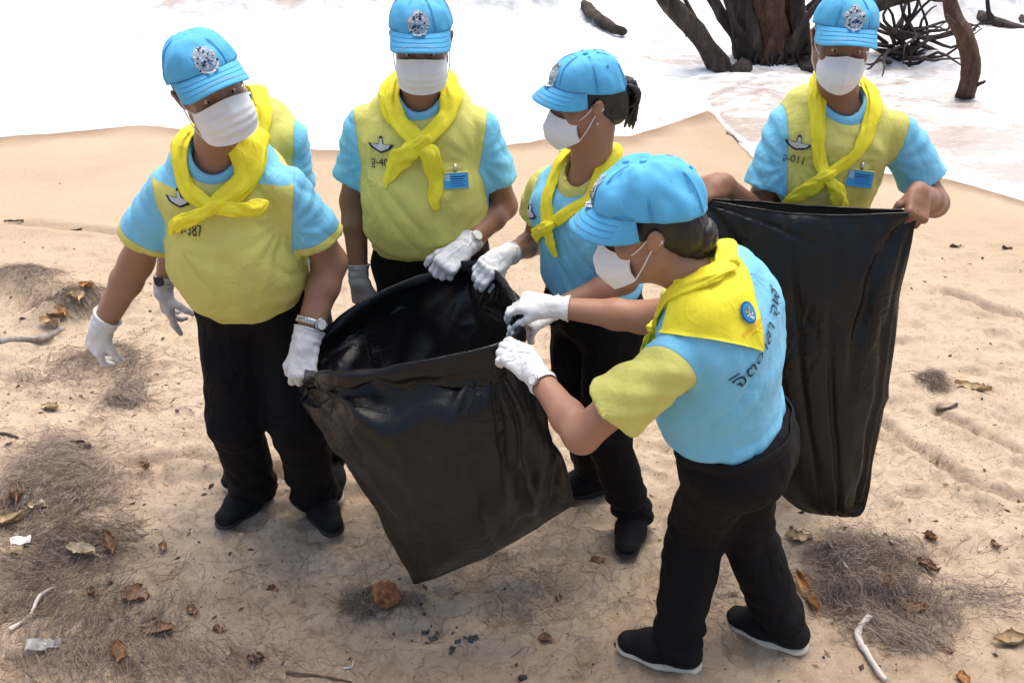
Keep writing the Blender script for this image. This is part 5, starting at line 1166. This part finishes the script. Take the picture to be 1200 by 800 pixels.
# second bag: held up flat by two corners
bag2 = empty('rubbish_bag', at(960, 420, 2.7)*V(1, 1, 0)+V(0, 0, 0.1)); tag(bag2, 'long black plastic rubbish bag held up flat by its top corners', 'rubbish bag', 'black rubbish bags')
def ringrow(Lp, Rp, depth, sagF=0.0, sagB=0.0, k=6):
    Lp, Rp = np.asarray(Lp), np.asarray(Rp); n_ = V(0, -1, 0); out = []
    for i in range(k): 
        t = i/k; out.append(lerp(Lp, Rp, t)+n_*depth*math.sin(math.pi*t)+V(0, 0, -1)*sagF*math.sin(math.pi*t))
    for i in range(k):
        t = i/k; out.append(lerp(Rp, Lp, t)-n_*depth*0.8*math.sin(math.pi*t)+V(0, 0, -1)*sagB*math.sin(math.pi*t))
    return out
rows2 = [ringrow(at(815, 232, 2.78), at(1076, 248, 2.73), 0.020, 0.022, 0.008), ringrow(at(822, 262, 2.76), at(1066, 282, 2.72), 0.035), ringrow(at(840, 330, 2.74), at(1050, 345, 2.70), 0.06),
         ringrow(at(860, 430, 2.70), at(1034, 450, 2.68), 0.08), ringrow(at(890, 520, 2.66), at(1022, 530, 2.64), 0.08), ringrow(at(912, 570, 2.64), at(1016, 585, 2.62), 0.06), ringrow(at(930, 592, 2.62), at(1010, 602, 2.60), 0.025), ringrow(at(945, 600, 2.61), at(1000, 606, 2.60), 0.006)]
def folds2(t, u, P):
    e = np.sin(np.clip(t*1.15, 0, 1)*math.pi)**0.6
    ud = u+0.006*noise(P, 9, 58); tens = sum(ridge(t, ud, q[0], q[1], q[2])*q[3] for q in (((0.49, 0.0), (0.36, 0.42), 0.012, 0.018), ((0.49, 0.0), (0.42, 0.85), 0.010, 0.016), ((0.495, 0.02), (0.46, 1.0), 0.010, 0.012), ((0.02, 0.0), (0.14, 0.45), 0.012, 0.015), ((0.02, 0.02), (0.25, 0.16), 0.012, 0.012), ((0.20, 0.0), (0.22, 0.9), 0.008, 0.008), ((0.30, 0.3), (0.33, 1.0), 0.012, 0.012)))
    dg = np.abs(((u-0.40)-0.30*(0.5-t))*9)
    return tens+0.014*noise(P, (6, 6, 1.8), 91)*e+0.012*np.abs(noise(P+2, (11, 11, 3.5), 92))*e-0.020*np.exp(-dg**2)*e+0.005*noise(P, (26, 26, 12), 93)*(0.3+np.exp(-(t/0.2)**2))-0.030*np.maximum(0, 0.35-np.abs(noise(P+0.1*np.stack([noise(P, 5, 66), noise(P, 5, 67), noise(P, 5, 68)], 1), (7, 7, 3), 69)))**1.3*e
b2, BG2 = bag_sheet('bag_wall', bag2, rows2, 128, 90, folds=folds2)
top = BG2[0]; mesh_obj('top_hem', *(lambda x: (x[0]-np.array(bag2.location), x[1]))(tube(np.vstack([top, top[:1]]), 0.0035, 6, cap=False)), M_BAG, bag2)
# ---------------------------------------------------------------- litter on the sand
def mat_needle(name, c0, c1):
    b = NB(name); col = b.ramp(b.attr('tone'), [(0.0, c0), (1.0, c1)]); return b.done(col, 0.9)
M_NEEDLE = mat_needle('dry_needles', (0.11, 0.078, 0.062), (0.44, 0.35, 0.285))
def strands(n, px, py, lift, ln=(0.05, 0.14), r=0.0009, seed=0, curl=1.1):
    rg = np.random.default_rng(seed); k = 6; a = rg.random(n)*2*math.pi; L_ = rg.uniform(*ln, n); da = rg.normal(0, curl, n); x, y = px.copy(), py.copy(); P = np.zeros((n, k, 3))
    z0 = lift*rg.random(n)**1.6; pit = rg.normal(0, 0.15, n)*(0.3+lift/0.02)
    for i in range(k):
        P[:, i, 0] = x; P[:, i, 1] = y; P[:, i, 2] = np.maximum(ground_z(x, y)+0.0012, ground_z(x, y)+z0+pit*L_*(i/k-0.5)); x = x+np.cos(a)*L_/k; y = y+np.sin(a)*L_/k; a = a+da/k*2+rg.normal(0, 0.32, n)
    T = np.gradient(P, axis=1); T /= np.linalg.norm(T, axis=2, keepdims=True); S_ = np.cross(T, V(0, 0, 1)); S_ /= (np.linalg.norm(S_, axis=2, keepdims=True)+1e-9)
    U_ = np.cross(S_, T); rr = (r*rg.uniform(0.6, 1.3, n))[:, None, None]*np.linspace(1, 0.6, k)[None, :, None]
    ring = np.stack([P+S_*rr, P-S_*rr*0.5+U_*rr*0.87, P-S_*rr*0.5-U_*rr*0.87], 2)       # n,k,3,3
    vs = ring.reshape(-1, 3); base = (np.arange(n)*k*3)[:, None, None]+(np.arange(k-1)*3)[None, :, None]; f = []
    for c in range(3):
        c2 = (c+1) % 3; f.append(np.stack([base+c, base+c2, base+3+c2, base+3+c], -1).reshape(-1, 4))
    return vs, np.vstack(f), np.repeat(rg.random(n), k*3)
def patch(label, spots, n, lift, seed, ln=(0.05, 0.14), r=0.0009):
    rg = np.random.default_rng(seed); wts = np.array([s[4] for s in spots]); ch = rg.choice(len(spots), n, p=wts/wts.sum()); xs = np.zeros(n); ys = np.zeros(n)
    for i, (u, v, sx_, sy_, _) in enumerate(spots):
        m = ch == i; p = gr(u, v); xs[m] = p[0]+rg.normal(0, sx_, m.sum()); ys[m] = p[1]+rg.normal(0, sy_, m.sum())
    keep = ys < shore_y(xs)-0.3; xs, ys = xs[keep], ys[keep]
    v, f, t = strands(len(xs), xs, ys, lift, ln, r, seed); o = mesh_obj('needle_litter', v, f, M_NEEDLE, attrs={'tone': t}); tag(o, label, 'needle litter', kind='stuff'); return o
patch('thick mat of grey dry needles beside the white paper scrap', [(50, 545, 0.10, 0.10, 2), (85, 580, 0.09, 0.08, 2.2), (40, 600, 0.12, 0.08, 2), (105, 640, 0.09, 0.07, 2), (60, 690, 0.14, 0.09, 1.5), (130, 720, 0.12, 0.08, 1.2), (100, 770, 0.16, 0.06, 1.2), (240, 770, 0.12, 0.05, 0.6), (20, 660, 0.1, 0.08, 1)], 7200, 0.026, 101)
patch('needles caught on the low heaps beyond the grey stick', [(25, 335, 0.10, 0.06, 2), (60, 360, 0.10, 0.05, 1), (95, 365, 0.09, 0.05, 2), (110, 345, 0.05, 0.04, 1), (135, 420, 0.10, 0.07, 1.6), (150, 450, 0.05, 0.08, 1), (60, 440, 0.12, 0.08, 0.8), (145, 470, 0.05, 0.03, 0.8)], 4200, 0.022, 103, (0.04, 0.11))
patch('round tuft of dry needles by the pale forked stick', [(985, 655, 0.06, 0.05, 2), (1040, 660, 0.07, 0.05, 2), (1020, 700, 0.09, 0.06, 3), (1080, 705, 0.06, 0.05, 1.6), (1000, 690, 0.05, 0.07, 2), (1050, 745, 0.06, 0.03, 1.2), (1140, 700, 0.08, 0.05, 0.5)], 5000, 0.028, 105)
patch('small tuft of needles beside the pale bark strip', [(1092, 448, 0.035, 0.03, 1)], 500, 0.02, 107, (0.03, 0.08))
patch('dark fibres matted against the orange husk', [(428, 706, 0.028, 0.022, 2), (470, 700, 0.03, 0.01, 0.4)], 900, 0.03, 109, (0.03, 0.09))
patch('sparse needles and fine roots strewn over the trodden sand', [(600, 700, 0.45, 0.25, 2), (350, 700, 0.35, 0.25, 1.5), (200, 480, 0.3, 0.4, 1), (1100, 600, 0.3, 0.5, 1.2), (700, 600, 0.4, 0.3, 1), (830, 690, 0.10, 0.10, 0.6), (610, 690, 0.06, 0.08, 0.5), (480, 620, 0.3, 0.2, 0.6)], 3400, 0.004, 111, (0.03, 0.13), 0.0007)
# --- crumbs of bark, leaf and shell trodden into the sand
def crumbs(n, seed):
    rg = np.random.default_rng(seed); u = rg.uniform(-60, 1260, n); v = 800-(rg.random(n)**0.7)*600; pts = np.array([gr(a, b) for a, b in zip(u, v)])
    left = np.exp(-((u-80)/160)**2)+0.5*np.exp(-((u-1030)/120)**2)*(v > 600)+0.35; ok = (rg.random(n) < left) & (pts[:, 1] < 5.2); pts = pts[ok]; n = len(pts)
    s_ = rg.uniform(0.0012, 0.0042, n)*(1+(rg.random(n) < 0.06)*2.0); a = rg.random(n)*6.28; z_ = ground_z(pts[:, 0], pts[:, 1]); vs = np.zeros((n, 5, 3))
    for k, (q, r, h) in enumerate(((0, 1.6, 0), (1.7, 0.7, 0), (3.3, 1.4, 0), (4.8, 0.8, 0), (0, 0, 1))):
        vs[:, k, 0] = pts[:, 0]+np.cos(a+q)*r*s_; vs[:, k, 1] = pts[:, 1]+np.sin(a+q)*r*s_; vs[:, k, 2] = z_-0.0005+h*s_*rg.uniform(0.3, 0.9, n)
    b0 = (np.arange(n)*5)[:, None]; f = np.vstack([b0+np.array([[i, (i+1) % 4, 4]]) for i in range(4)]); return vs.reshape(-1, 3), f, np.repeat(rg.random(n), 5)
b = NB('crumbs'); M_CRUMB = b.done(b.ramp(b.attr('tone'), [(0.0, (0.03, 0.02, 0.015)), (0.45, (0.13, 0.075, 0.045)), (0.8, (0.30, 0.20, 0.12)), (1.0, (0.6, 0.52, 0.42))]), 0.9)
v, f, t_ = crumbs(24000, 5); o = mesh_obj('beach_crumbs', v, f, M_CRUMB, smooth=False, attrs={'tone': t_}); tag(o, 'crumbs of bark, leaf and shell trodden into the sand', 'debris', kind='stuff')
# --- leaves
def leaf_mesh(ln, wd, curl, twist, seed):
    rg = np.random.default_rng(seed); nu, nv = 9, 13; vs = []
    for j in range(nv):
        t = j/(nv-1); w_ = wd*math.sin(math.pi*min(1, t*0.96+0.03))**0.75*(1+0.12*rg.standard_normal()*(0 < j < nv-1))
        for i in range(nu):
            u = -1+2*i/(nu-1); x = u*w_*(1-0.25*abs(curl)); z = curl*wd*(u*u)*1.1+0.5*curl*ln*(t-0.5)**2+0.004*math.sin(7*t+3*u+seed)-0.0016*math.exp(-(u/0.15)**2)+0.003*rg.standard_normal()*abs(u)
            a = twist*(t-0.5); vs.append((x*math.cos(a)-z*math.sin(a), ln*(t-0.5), x*math.sin(a)+z*math.cos(a)))
    v = np.array(vs); v[:, 2] -= v[:, 2].min(); f = grid_faces(nu, nv); n = vnormals(v, f); m = len(v)
    ring = [i for i in range(nu)]+[j*nu+nu-1 for j in range(1, nv)]+[(nv-1)*nu+i for i in range(nu-2, -1, -1)]+[j*nu for j in range(nv-2, 0, -1)]
    ff = list(f)+[tuple(m+i for i in reversed(q)) for q in f]+[(ring[k], ring[(k+1) % len(ring)], m+ring[(k+1) % len(ring)], m+ring[k]) for k in range(len(ring))]
    st = tube(np.array([(0, -ln*0.5, v[4, 2]), (0.004, -ln*0.62, v[4, 2]*0.6+0.002), (0.0, -ln*0.75, 0.002)]), 0.0012, 5)
    return np.vstack([v, v-n*0.0009]), ff, st
def leaf_mat(name, c):
    b = NB(name); n1 = b.noise(30, 4, 0.65, b.coord()); n2 = b.noise(9, 2, 0.5, b.coord()); col = b.ramp(n1.outputs[0], [(0.3, tuple(x*0.35 for x in c)), (0.55, c), (0.8, tuple(min(1, x*1.5) for x in c))])
    return b.done(col, 0.75, b.bump(n1.outputs[0], 0.4, 0.003))
LM = {'dark': leaf_mat('dark_leaf', (0.11, 0.055, 0.032)), 'brown': leaf_mat('brown_leaf', (0.28, 0.15, 0.08)), 'orange': leaf_mat('orange_leaf', (0.46, 0.23, 0.08)), 'tan': leaf_mat('tan_leaf', (0.48, 0.35, 0.20)), 'pale': leaf_mat('pale_leaf', (0.62, 0.52, 0.37))}
_ls = 0
def leaf(u, v, ln, wd, rot, curl, m, label=None, group=None, lift=0.0, name='dry_leaf', twist=0.6):
    global _ls; _ls += 1; p = gr(u, v); zz_ = gz(p[0], p[1]); vs, f, st = leaf_mesh(ln*0.9, wd*0.85, curl, twist, 200+_ls)
    o = empty(name, (p[0], p[1], zz_+lift-0.002)); bl = mesh_obj('blade', vs, f, LM[m], o); mesh_obj('stalk', *st, LM[m], o)
    o.rotation_euler = (R(random.uniform(-10, 10)), R(random.uniform(-12, 12)), R(rot)); tag(o, label, 'leaf', group); return o
leaf(97, 523, 0.105, 0.024, 60, 0.9, 'dark', 'dark brown curled leaf alone on pale sand past the needle mat')
leaf(100, 658, 0.11, 0.032, 70, 0.7, 'pale', 'pale tan curled leaf lying on the needle mat', lift=0.015)
leaf(133, 650, 0.12, 0.030, 20, 1.0, 'brown', 'brown twisted leaf touching the pale tan leaf', lift=0.012)
leaf(46, 598, 0.06, 0.032, 80, 0.5, 'pale', 'small cream leaf in the needle mat', lift=0.02)
leaf(22, 585, 0.14, 0.036, 20, 0.8, 'brown', 'large brown leaf beside the small cream leaf', lift=0.012)
leaf(12, 612, 0.13, 0.036, -60, 0.7, 'tan', 'tan leaf overlapping the large brown leaf', lift=0.01)
leaf(158, 698, 0.10, 0.05, 60, 0.35, 'brown', 'broad flat brown leaf at the edge of the needles')
leaf(185, 738, 0.12, 0.034, 80, 0.5, 'brown', 'reddish brown leaf below the broad flat brown leaf')
leaf(138, 768, 0.075, 0.038, 10, 0.7, 'orange', 'cupped orange leaf among the needles')
leaf(20, 648, 0.07, 0.03, 40, 0.5, 'tan', 'tan leaf tucked against the white paper scrap', lift=0.01)
leaf(945, 702, 0.17, 0.026, 5, 0.9, 'orange', 'long orange leaf by the heel of the stooping woman')
leaf(1066, 716, 0.085, 0.03, 70, 0.7, 'orange', 'orange leaf on the round needle tuft', lift=0.012)
leaf(1036, 697, 0.05, 0.026, 0, 0.6, 'orange', 'small orange leaf near the middle of the round needle tuft', lift=0.014)
leaf(1086, 668, 0.085, 0.028, 35, 0.8, 'brown', 'brown leaf at the edge of the round needle tuft', lift=0.006)
leaf(1187, 752, 0.12, 0.034, 75, 0.8, 'tan', 'tan curled leaf apart from the round needle tuft')
leaf(1128, 797, 0.055, 0.026, -20, 0.6, 'orange', 'small bright orange leaf below the round needle tuft')
leaf(1140, 453, 0.16, 0.028, 62, 0.6, 'tan', 'pale bark strip lying beside a small needle tuft', name='bark_strip')
leaf(825, 707, 0.04, 0.018, 15, 0.5, 'orange', 'tiny red orange leaf between the feet of the stooping woman')
leaf(935, 632, 0.10, 0.03, 75, 0.5, 'tan', 'flat tan leaf under the foot of the hanging bag')
leaf(1090, 630, 0.05, 0.022, 30, 0.6, 'brown', 'small brown leaf beyond the round needle tuft')
for i, (u, v, l, w_, a, m) in enumerate(((70, 378, 0.12, 0.05, 60, 'orange'), (95, 370, 0.10, 0.045, 30, 'tan'), (108, 362, 0.08, 0.035, 80, 'orange'), (60, 388, 0.11, 0.035, 75, 'tan'))):
    leaf(u, v, l, w_, a, 0.45, m, ('broad orange leaf in the hollow of the needle heap', 'broad tan leaf lying across the orange leaves in the heap', 'small orange leaf at the upper end of the heap hollow', 'narrow tan leaf next to the grey stick under the heap')[i], 'leaves in the hollow of the heap', lift=0.006+0.006*i)
for (u, v, l, w_, a, m, lb) in ((1045, 640, 0.05, 0.016, 20, 'dark', "dark leaf scrap above the round needle tuft"),
    (320, 690, 0.04, 0.014, 70, 'brown', "brown leaf scrap on bare sand below the stout man's shoes"),
    (190, 640, 0.05, 0.02, 10, 'brown', "brown leaf scrap between the needle mat and the stout man's shoe"),
    (60, 480, 0.09, 0.03, 70, 'tan', "flat tan leaf on sand under the grey stick"),
    (170, 545, 0.05, 0.016, 60, 'brown', "brown leaf scrap beyond the thick needle mat"),
    (1105, 760, 0.06, 0.02, 50, 'brown', "brown leaf scrap beside the thin brown twig"),
    (700, 655, 0.05, 0.018, 80, 'brown', "brown leaf scrap before the ponytailed woman's shoe"),
    (655, 690, 0.07, 0.012, 5, 'dark', "narrow dark leaf standing on sand below the open bag"),
    (225, 715, 0.05, 0.02, 30, 'brown', "small brown leaf beside the reddish brown leaf"),
    (35, 560, 0.05, 0.02, 80, 'dark', "dark leaf on the needles above the large brown leaf"),
    (75, 625, 0.05, 0.02, 80, 'dark', "dark leaf on the needles beside the white paper scrap"),
    (110, 700, 0.05, 0.022, 40, 'brown', "brown leaf on needles beside the bleached stick"),
    (1165, 640, 0.04, 0.014, 20, 'brown', "brown leaf scrap on clean sand past the needle tuft"),
    (1180, 290, 0.06, 0.014, 80, 'dark', "narrow dark leaf near the waterline sand beside a second one"),
    (1120, 288, 0.07, 0.012, 85, 'dark', "narrow dark leaf just past the bare hand holding the bag"),
    (640, 745, 0.05, 0.02, 60, 'brown', "brown leaf scrap between the plastic fragments and the white-soled shoe"),
    (300, 770, 0.06, 0.02, 80, 'dark', "dark leaf scrap beside the half buried root"),
    (255, 735, 0.04, 0.02, 20, 'brown', "tiny brown leaf scrap among sparse needles")):
    leaf(u, v, l, w_, a, 0.5, m, lb, 'small leaf scraps')
# --- sticks
b = NB('weathered_wood'); n1 = b.noise(30, 5, 0.7, b.coord((1, 1, 0.3))); M_STICK = b.done(b.ramp(n1.outputs[0], [(0.3, (0.16, 0.13, 0.11)), (0.6, (0.36, 0.32, 0.28)), (0.8, (0.55, 0.50, 0.45))]), 0.9, b.bump(n1.outputs[0], 0.5, 0.006))
M_STICKD = plain('brown_wood', (0.11, 0.075, 0.055), 0.9, nscale=40, var=0.4, bump=0.5); M_STICKW = plain('bleached_wood', (0.60, 0.56, 0.52), 0.85, nscale=40, var=0.3, bump=0.4)
def stick(pts, r0, r1, m, label, lift=0.0, forks=(), group=None):
    W_ = [gr(*q) for q in pts]; W_ = [V(p[0], p[1], gz(p[0], p[1])+r0*0.6+lift) for p in W_]; c0 = W_[0]; o = empty('stick', c0*V(1, 1, 1)); tag(o, label, 'stick', group)
    P = catmull(W_, 18); v, f = tube(P, np.linspace(r0, r1, 18), 8, fn=lambda t, a: 1+0.18*math.sin(3*a+11*t)+0.1*math.sin(23*t)); v = v+(fbm(v, 60, 2, 3)*r0*0.3)[:, None]; mesh_obj('shaft', v-c0, f, m, o)
    for k, (i, q, r) in enumerate(forks):
        e = gr(*q); e = V(e[0], e[1], gz(e[0], e[1])+r*0.6+lift); v, f = tube(catmull([P[i], lerp(P[i], e, 0.5)+V(0, 0, 0.005), e], 8), np.linspace(r, r*0.5, 8), 7); mesh_obj('fork', v-c0, f, m, o)
stick([(-8, 403), (25, 400), (55, 397), (74, 388)], 0.016, 0.013, M_STICK, 'thick grey stick lying under the hollow of the needle heap', forks=[(15, (70, 383), 0.012)])
stick([(14, 744), (35, 722), (48, 702), (66, 690)], 0.007, 0.005, M_STICKW, 'thin bleached crooked stick below the white paper scrap', 0.01)
stick([(1017, 731), (1004, 744), (1012, 765), (1036, 803)], 0.011, 0.007, M_STICKW, 'pale forked stick with a knobbly bend at the needle tuft', 0.004)
stick([(968, 640), (985, 665), (1006, 702)], 0.004, 0.003, M_STICK, 'thin grey twig across the round needle tuft', 0.022)
stick([(1060, 735), (1085, 750), (1112, 760)], 0.003, 0.002, M_STICKD, 'thin brown twig at the foot of the round needle tuft', 0.006)
stick([(402, 781), (412, 779), (414, 772)], 0.003, 0.002, M_STICKW, 'tiny white hooked twig on bare sand', 0.002)
stick([(335, 790), (380, 792), (412, 799)], 0.004, 0.003, M_STICKD, 'thin dark root half buried near the tiny white twig')
stick([(82, 264), (95, 264)], 0.008, 0.006, M_STICKD, 'dark wood chip lying on the open sand')
stick([(5, 261), (28, 258)], 0.006, 0.005, M_STICKD, 'thin dark twig on the open sand beyond the heap')
stick([(852, 156), (874, 163)], 0.013, 0.009, M_STICK, 'grey stick stranded near the surf')
stick([(764, 127), (776, 134)], 0.012, 0.006, M_STICKD, 'dark forked twig on the sand spit by the surf', forks=[(10, (778, 126), 0.008)])
stick([(-5, 512), (10, 511), (22, 517)], 0.006, 0.004, M_STICKD, 'short dark stick at the edge of the needle mat', 0.004)
stick([(1098, 476), (1112, 478), (1122, 474)], 0.008, 0.005, M_STICKD, 'short dark twig between two furrows in the sand')
# --- husk, scraps, stones
p = gr(452, 702); hb = V(p[0], p[1], gz(p[0], p[1])-0.008); o = empty('coconut_husk', hb); tag(o, 'ragged orange brown husk lump beside dark fibres', 'husk')
S = Solid(0.003); S.ell(V(0, 0, 0.032), V(0.046, 0.042, 0.040)); S.ell(V(0.014, -0.014, 0.046), V(0.032, 0.030, 0.028), None, 0.02); v, f = S.mesh(); n = vnormals(v, f)
v = v+n*(fbm(v, (60, 60, 25), 4, 3)*0.007+np.abs(noise(v, 110, 5))*-0.005)[:, None]; b = NB('husk'); n1 = b.noise(55, 5, 0.75, b.coord()); mesh_obj('shell', v, f, b.done(b.ramp(n1.outputs[0], [(0.3, (0.06, 0.022, 0.010)), (0.5, (0.30, 0.125, 0.05)), (0.75, (0.52, 0.30, 0.15))]), 0.95, b.bump(n1.outputs[0], 0.9, 0.01)), o)
rgx = np.random.default_rng(9); fb = []
for i in range(40):
    a = rgx.random()*6.28; q = V(-0.03+0.012*math.cos(a), 0.02*math.sin(a), 0.02+0.02*rgx.random()); fb.append(tube(catmull([q, q+V(-0.02, rgx.normal(0, 0.012), rgx.normal(0.004, 0.008)), q+V(-0.045, rgx.normal(0, 0.025), -0.012)], 6), 0.0009, 4))
fo_ = mesh_obj('fibres', *merge(fb), M_STICKD, o); fo_['kind'] = 'stuff'
def scrap(u, v, w_, h_, rot, mat, name, label, cat, seed, lift=0.004, crump=0.008, group=None):
    p = gr(u, v); n_ = 12; xs, ys = np.meshgrid(np.linspace(-1, 1, n_), np.linspace(-1, 1, n_)); P = np.stack([xs.ravel()*w_, ys.ravel()*h_, np.zeros(n_*n_)], 1)
    P[:, 2] = fbm(P+seed, 22/ max(w_/0.03, 0.5), 3, seed)*crump; P[:, :2] += np.stack([fbm(P+9, 30, 2, seed+1), fbm(P+5, 30, 2, seed+2)], 1)*w_*0.12; P[:, 2] -= P[:, 2].min()
    o = mesh_obj(name, P, grid_faces(n_, n_), mat); md = o.modifiers.new('t', 'SOLIDIFY'); md.thickness = 0.0008; o.location = (p[0], p[1], gz(p[0], p[1])+lift); o.rotation_euler = (0.05, 0.12, R(rot)); tag(o, label, cat, group); return o
M_PAPER = plain('white_paper', (0.80, 0.80, 0.82), 0.8, nscale=25, var=0.06); M_FILM = plain('grey_film', (0.46, 0.47, 0.48), 0.25, nscale=20, var=0.3, Alpha=0.55)
scrap(25, 637, 0.030, 0.022, 25, M_PAPER, 'paper_scrap', 'small crumpled white paper scrap lying on dry needles', 'paper', 3, 0.026, 0.012)
scrap(52, 762, 0.048, 0.020, 20, M_FILM, 'plastic_scrap', 'torn sheet of clear greyish plastic half buried in sand', 'plastic', 5, 0.006, 0.016)
M_FRAG = plain('dark_green_plastic', (0.018, 0.026, 0.028), 0.35, nscale=80, var=0.3)
for i, (u, v, w_) in enumerate(((498, 733, 0.012), (507, 738, 0.014), (499, 745, 0.010), (512, 731, 0.008), (530, 757, 0.010), (536, 749, 0.010), (529, 762, 0.008), (552, 746, 0.013), (558, 744, 0.010), (545, 743, 0.007))):
    scrap(u, v, w_, w_*0.7, 37*i, M_FRAG, 'plastic_fragment', 'small dark torn plastic fragment on bare sand', 'fragment', 20+i, 0.002, 0.007, 'dark plastic fragments')
M_STONE = plain('dark_stone', (0.035, 0.033, 0.034), 0.8, nscale=90, var=0.4, bump=0.4)
st_ = []
for i, (u, v, r) in enumerate(((613, 789, 0.014), (494, 704, 0.007), (497, 715, 0.007), (535, 730, 0.005), (530, 736, 0.004), (482, 741, 0.005), (636, 734, 0.004), (1109, 692, 0.006), (965, 771, 0.006), (1150, 470, 0.006), (695, 775, 0.004), (505, 728, 0.004), (590, 700, 0.004), (1090, 540, 0.005), (330, 655, 0.004), (176, 365, 0.008), (178, 375, 0.007), (1152, 300, 0.008), (1105, 300, 0.007), (210, 262, 0.006), (70, 215, 0.006))):
    p = gr(u, v); S = Solid(0.0012 if r < 0.01 else 0.002); S.ell(V(0, 0, 0), V(r, r*0.75, r*0.6)); vv, ff = S.mesh(0.004); n = vnormals(vv, ff); vv = vv+n*(fbm(vv+i, 120, 2, i)*r*0.2)[:, None]
    o = mesh_obj('pebble', vv, ff, M_STONE); o.location = (p[0], p[1], gz(p[0], p[1])+r*0.25); o.rotation_euler = (0, 0, i); tag(o, 'dark pebble lying on the sand' if i else 'largest dark oval pebble on the bare sand', 'pebble', 'dark pebbles' if i else None)
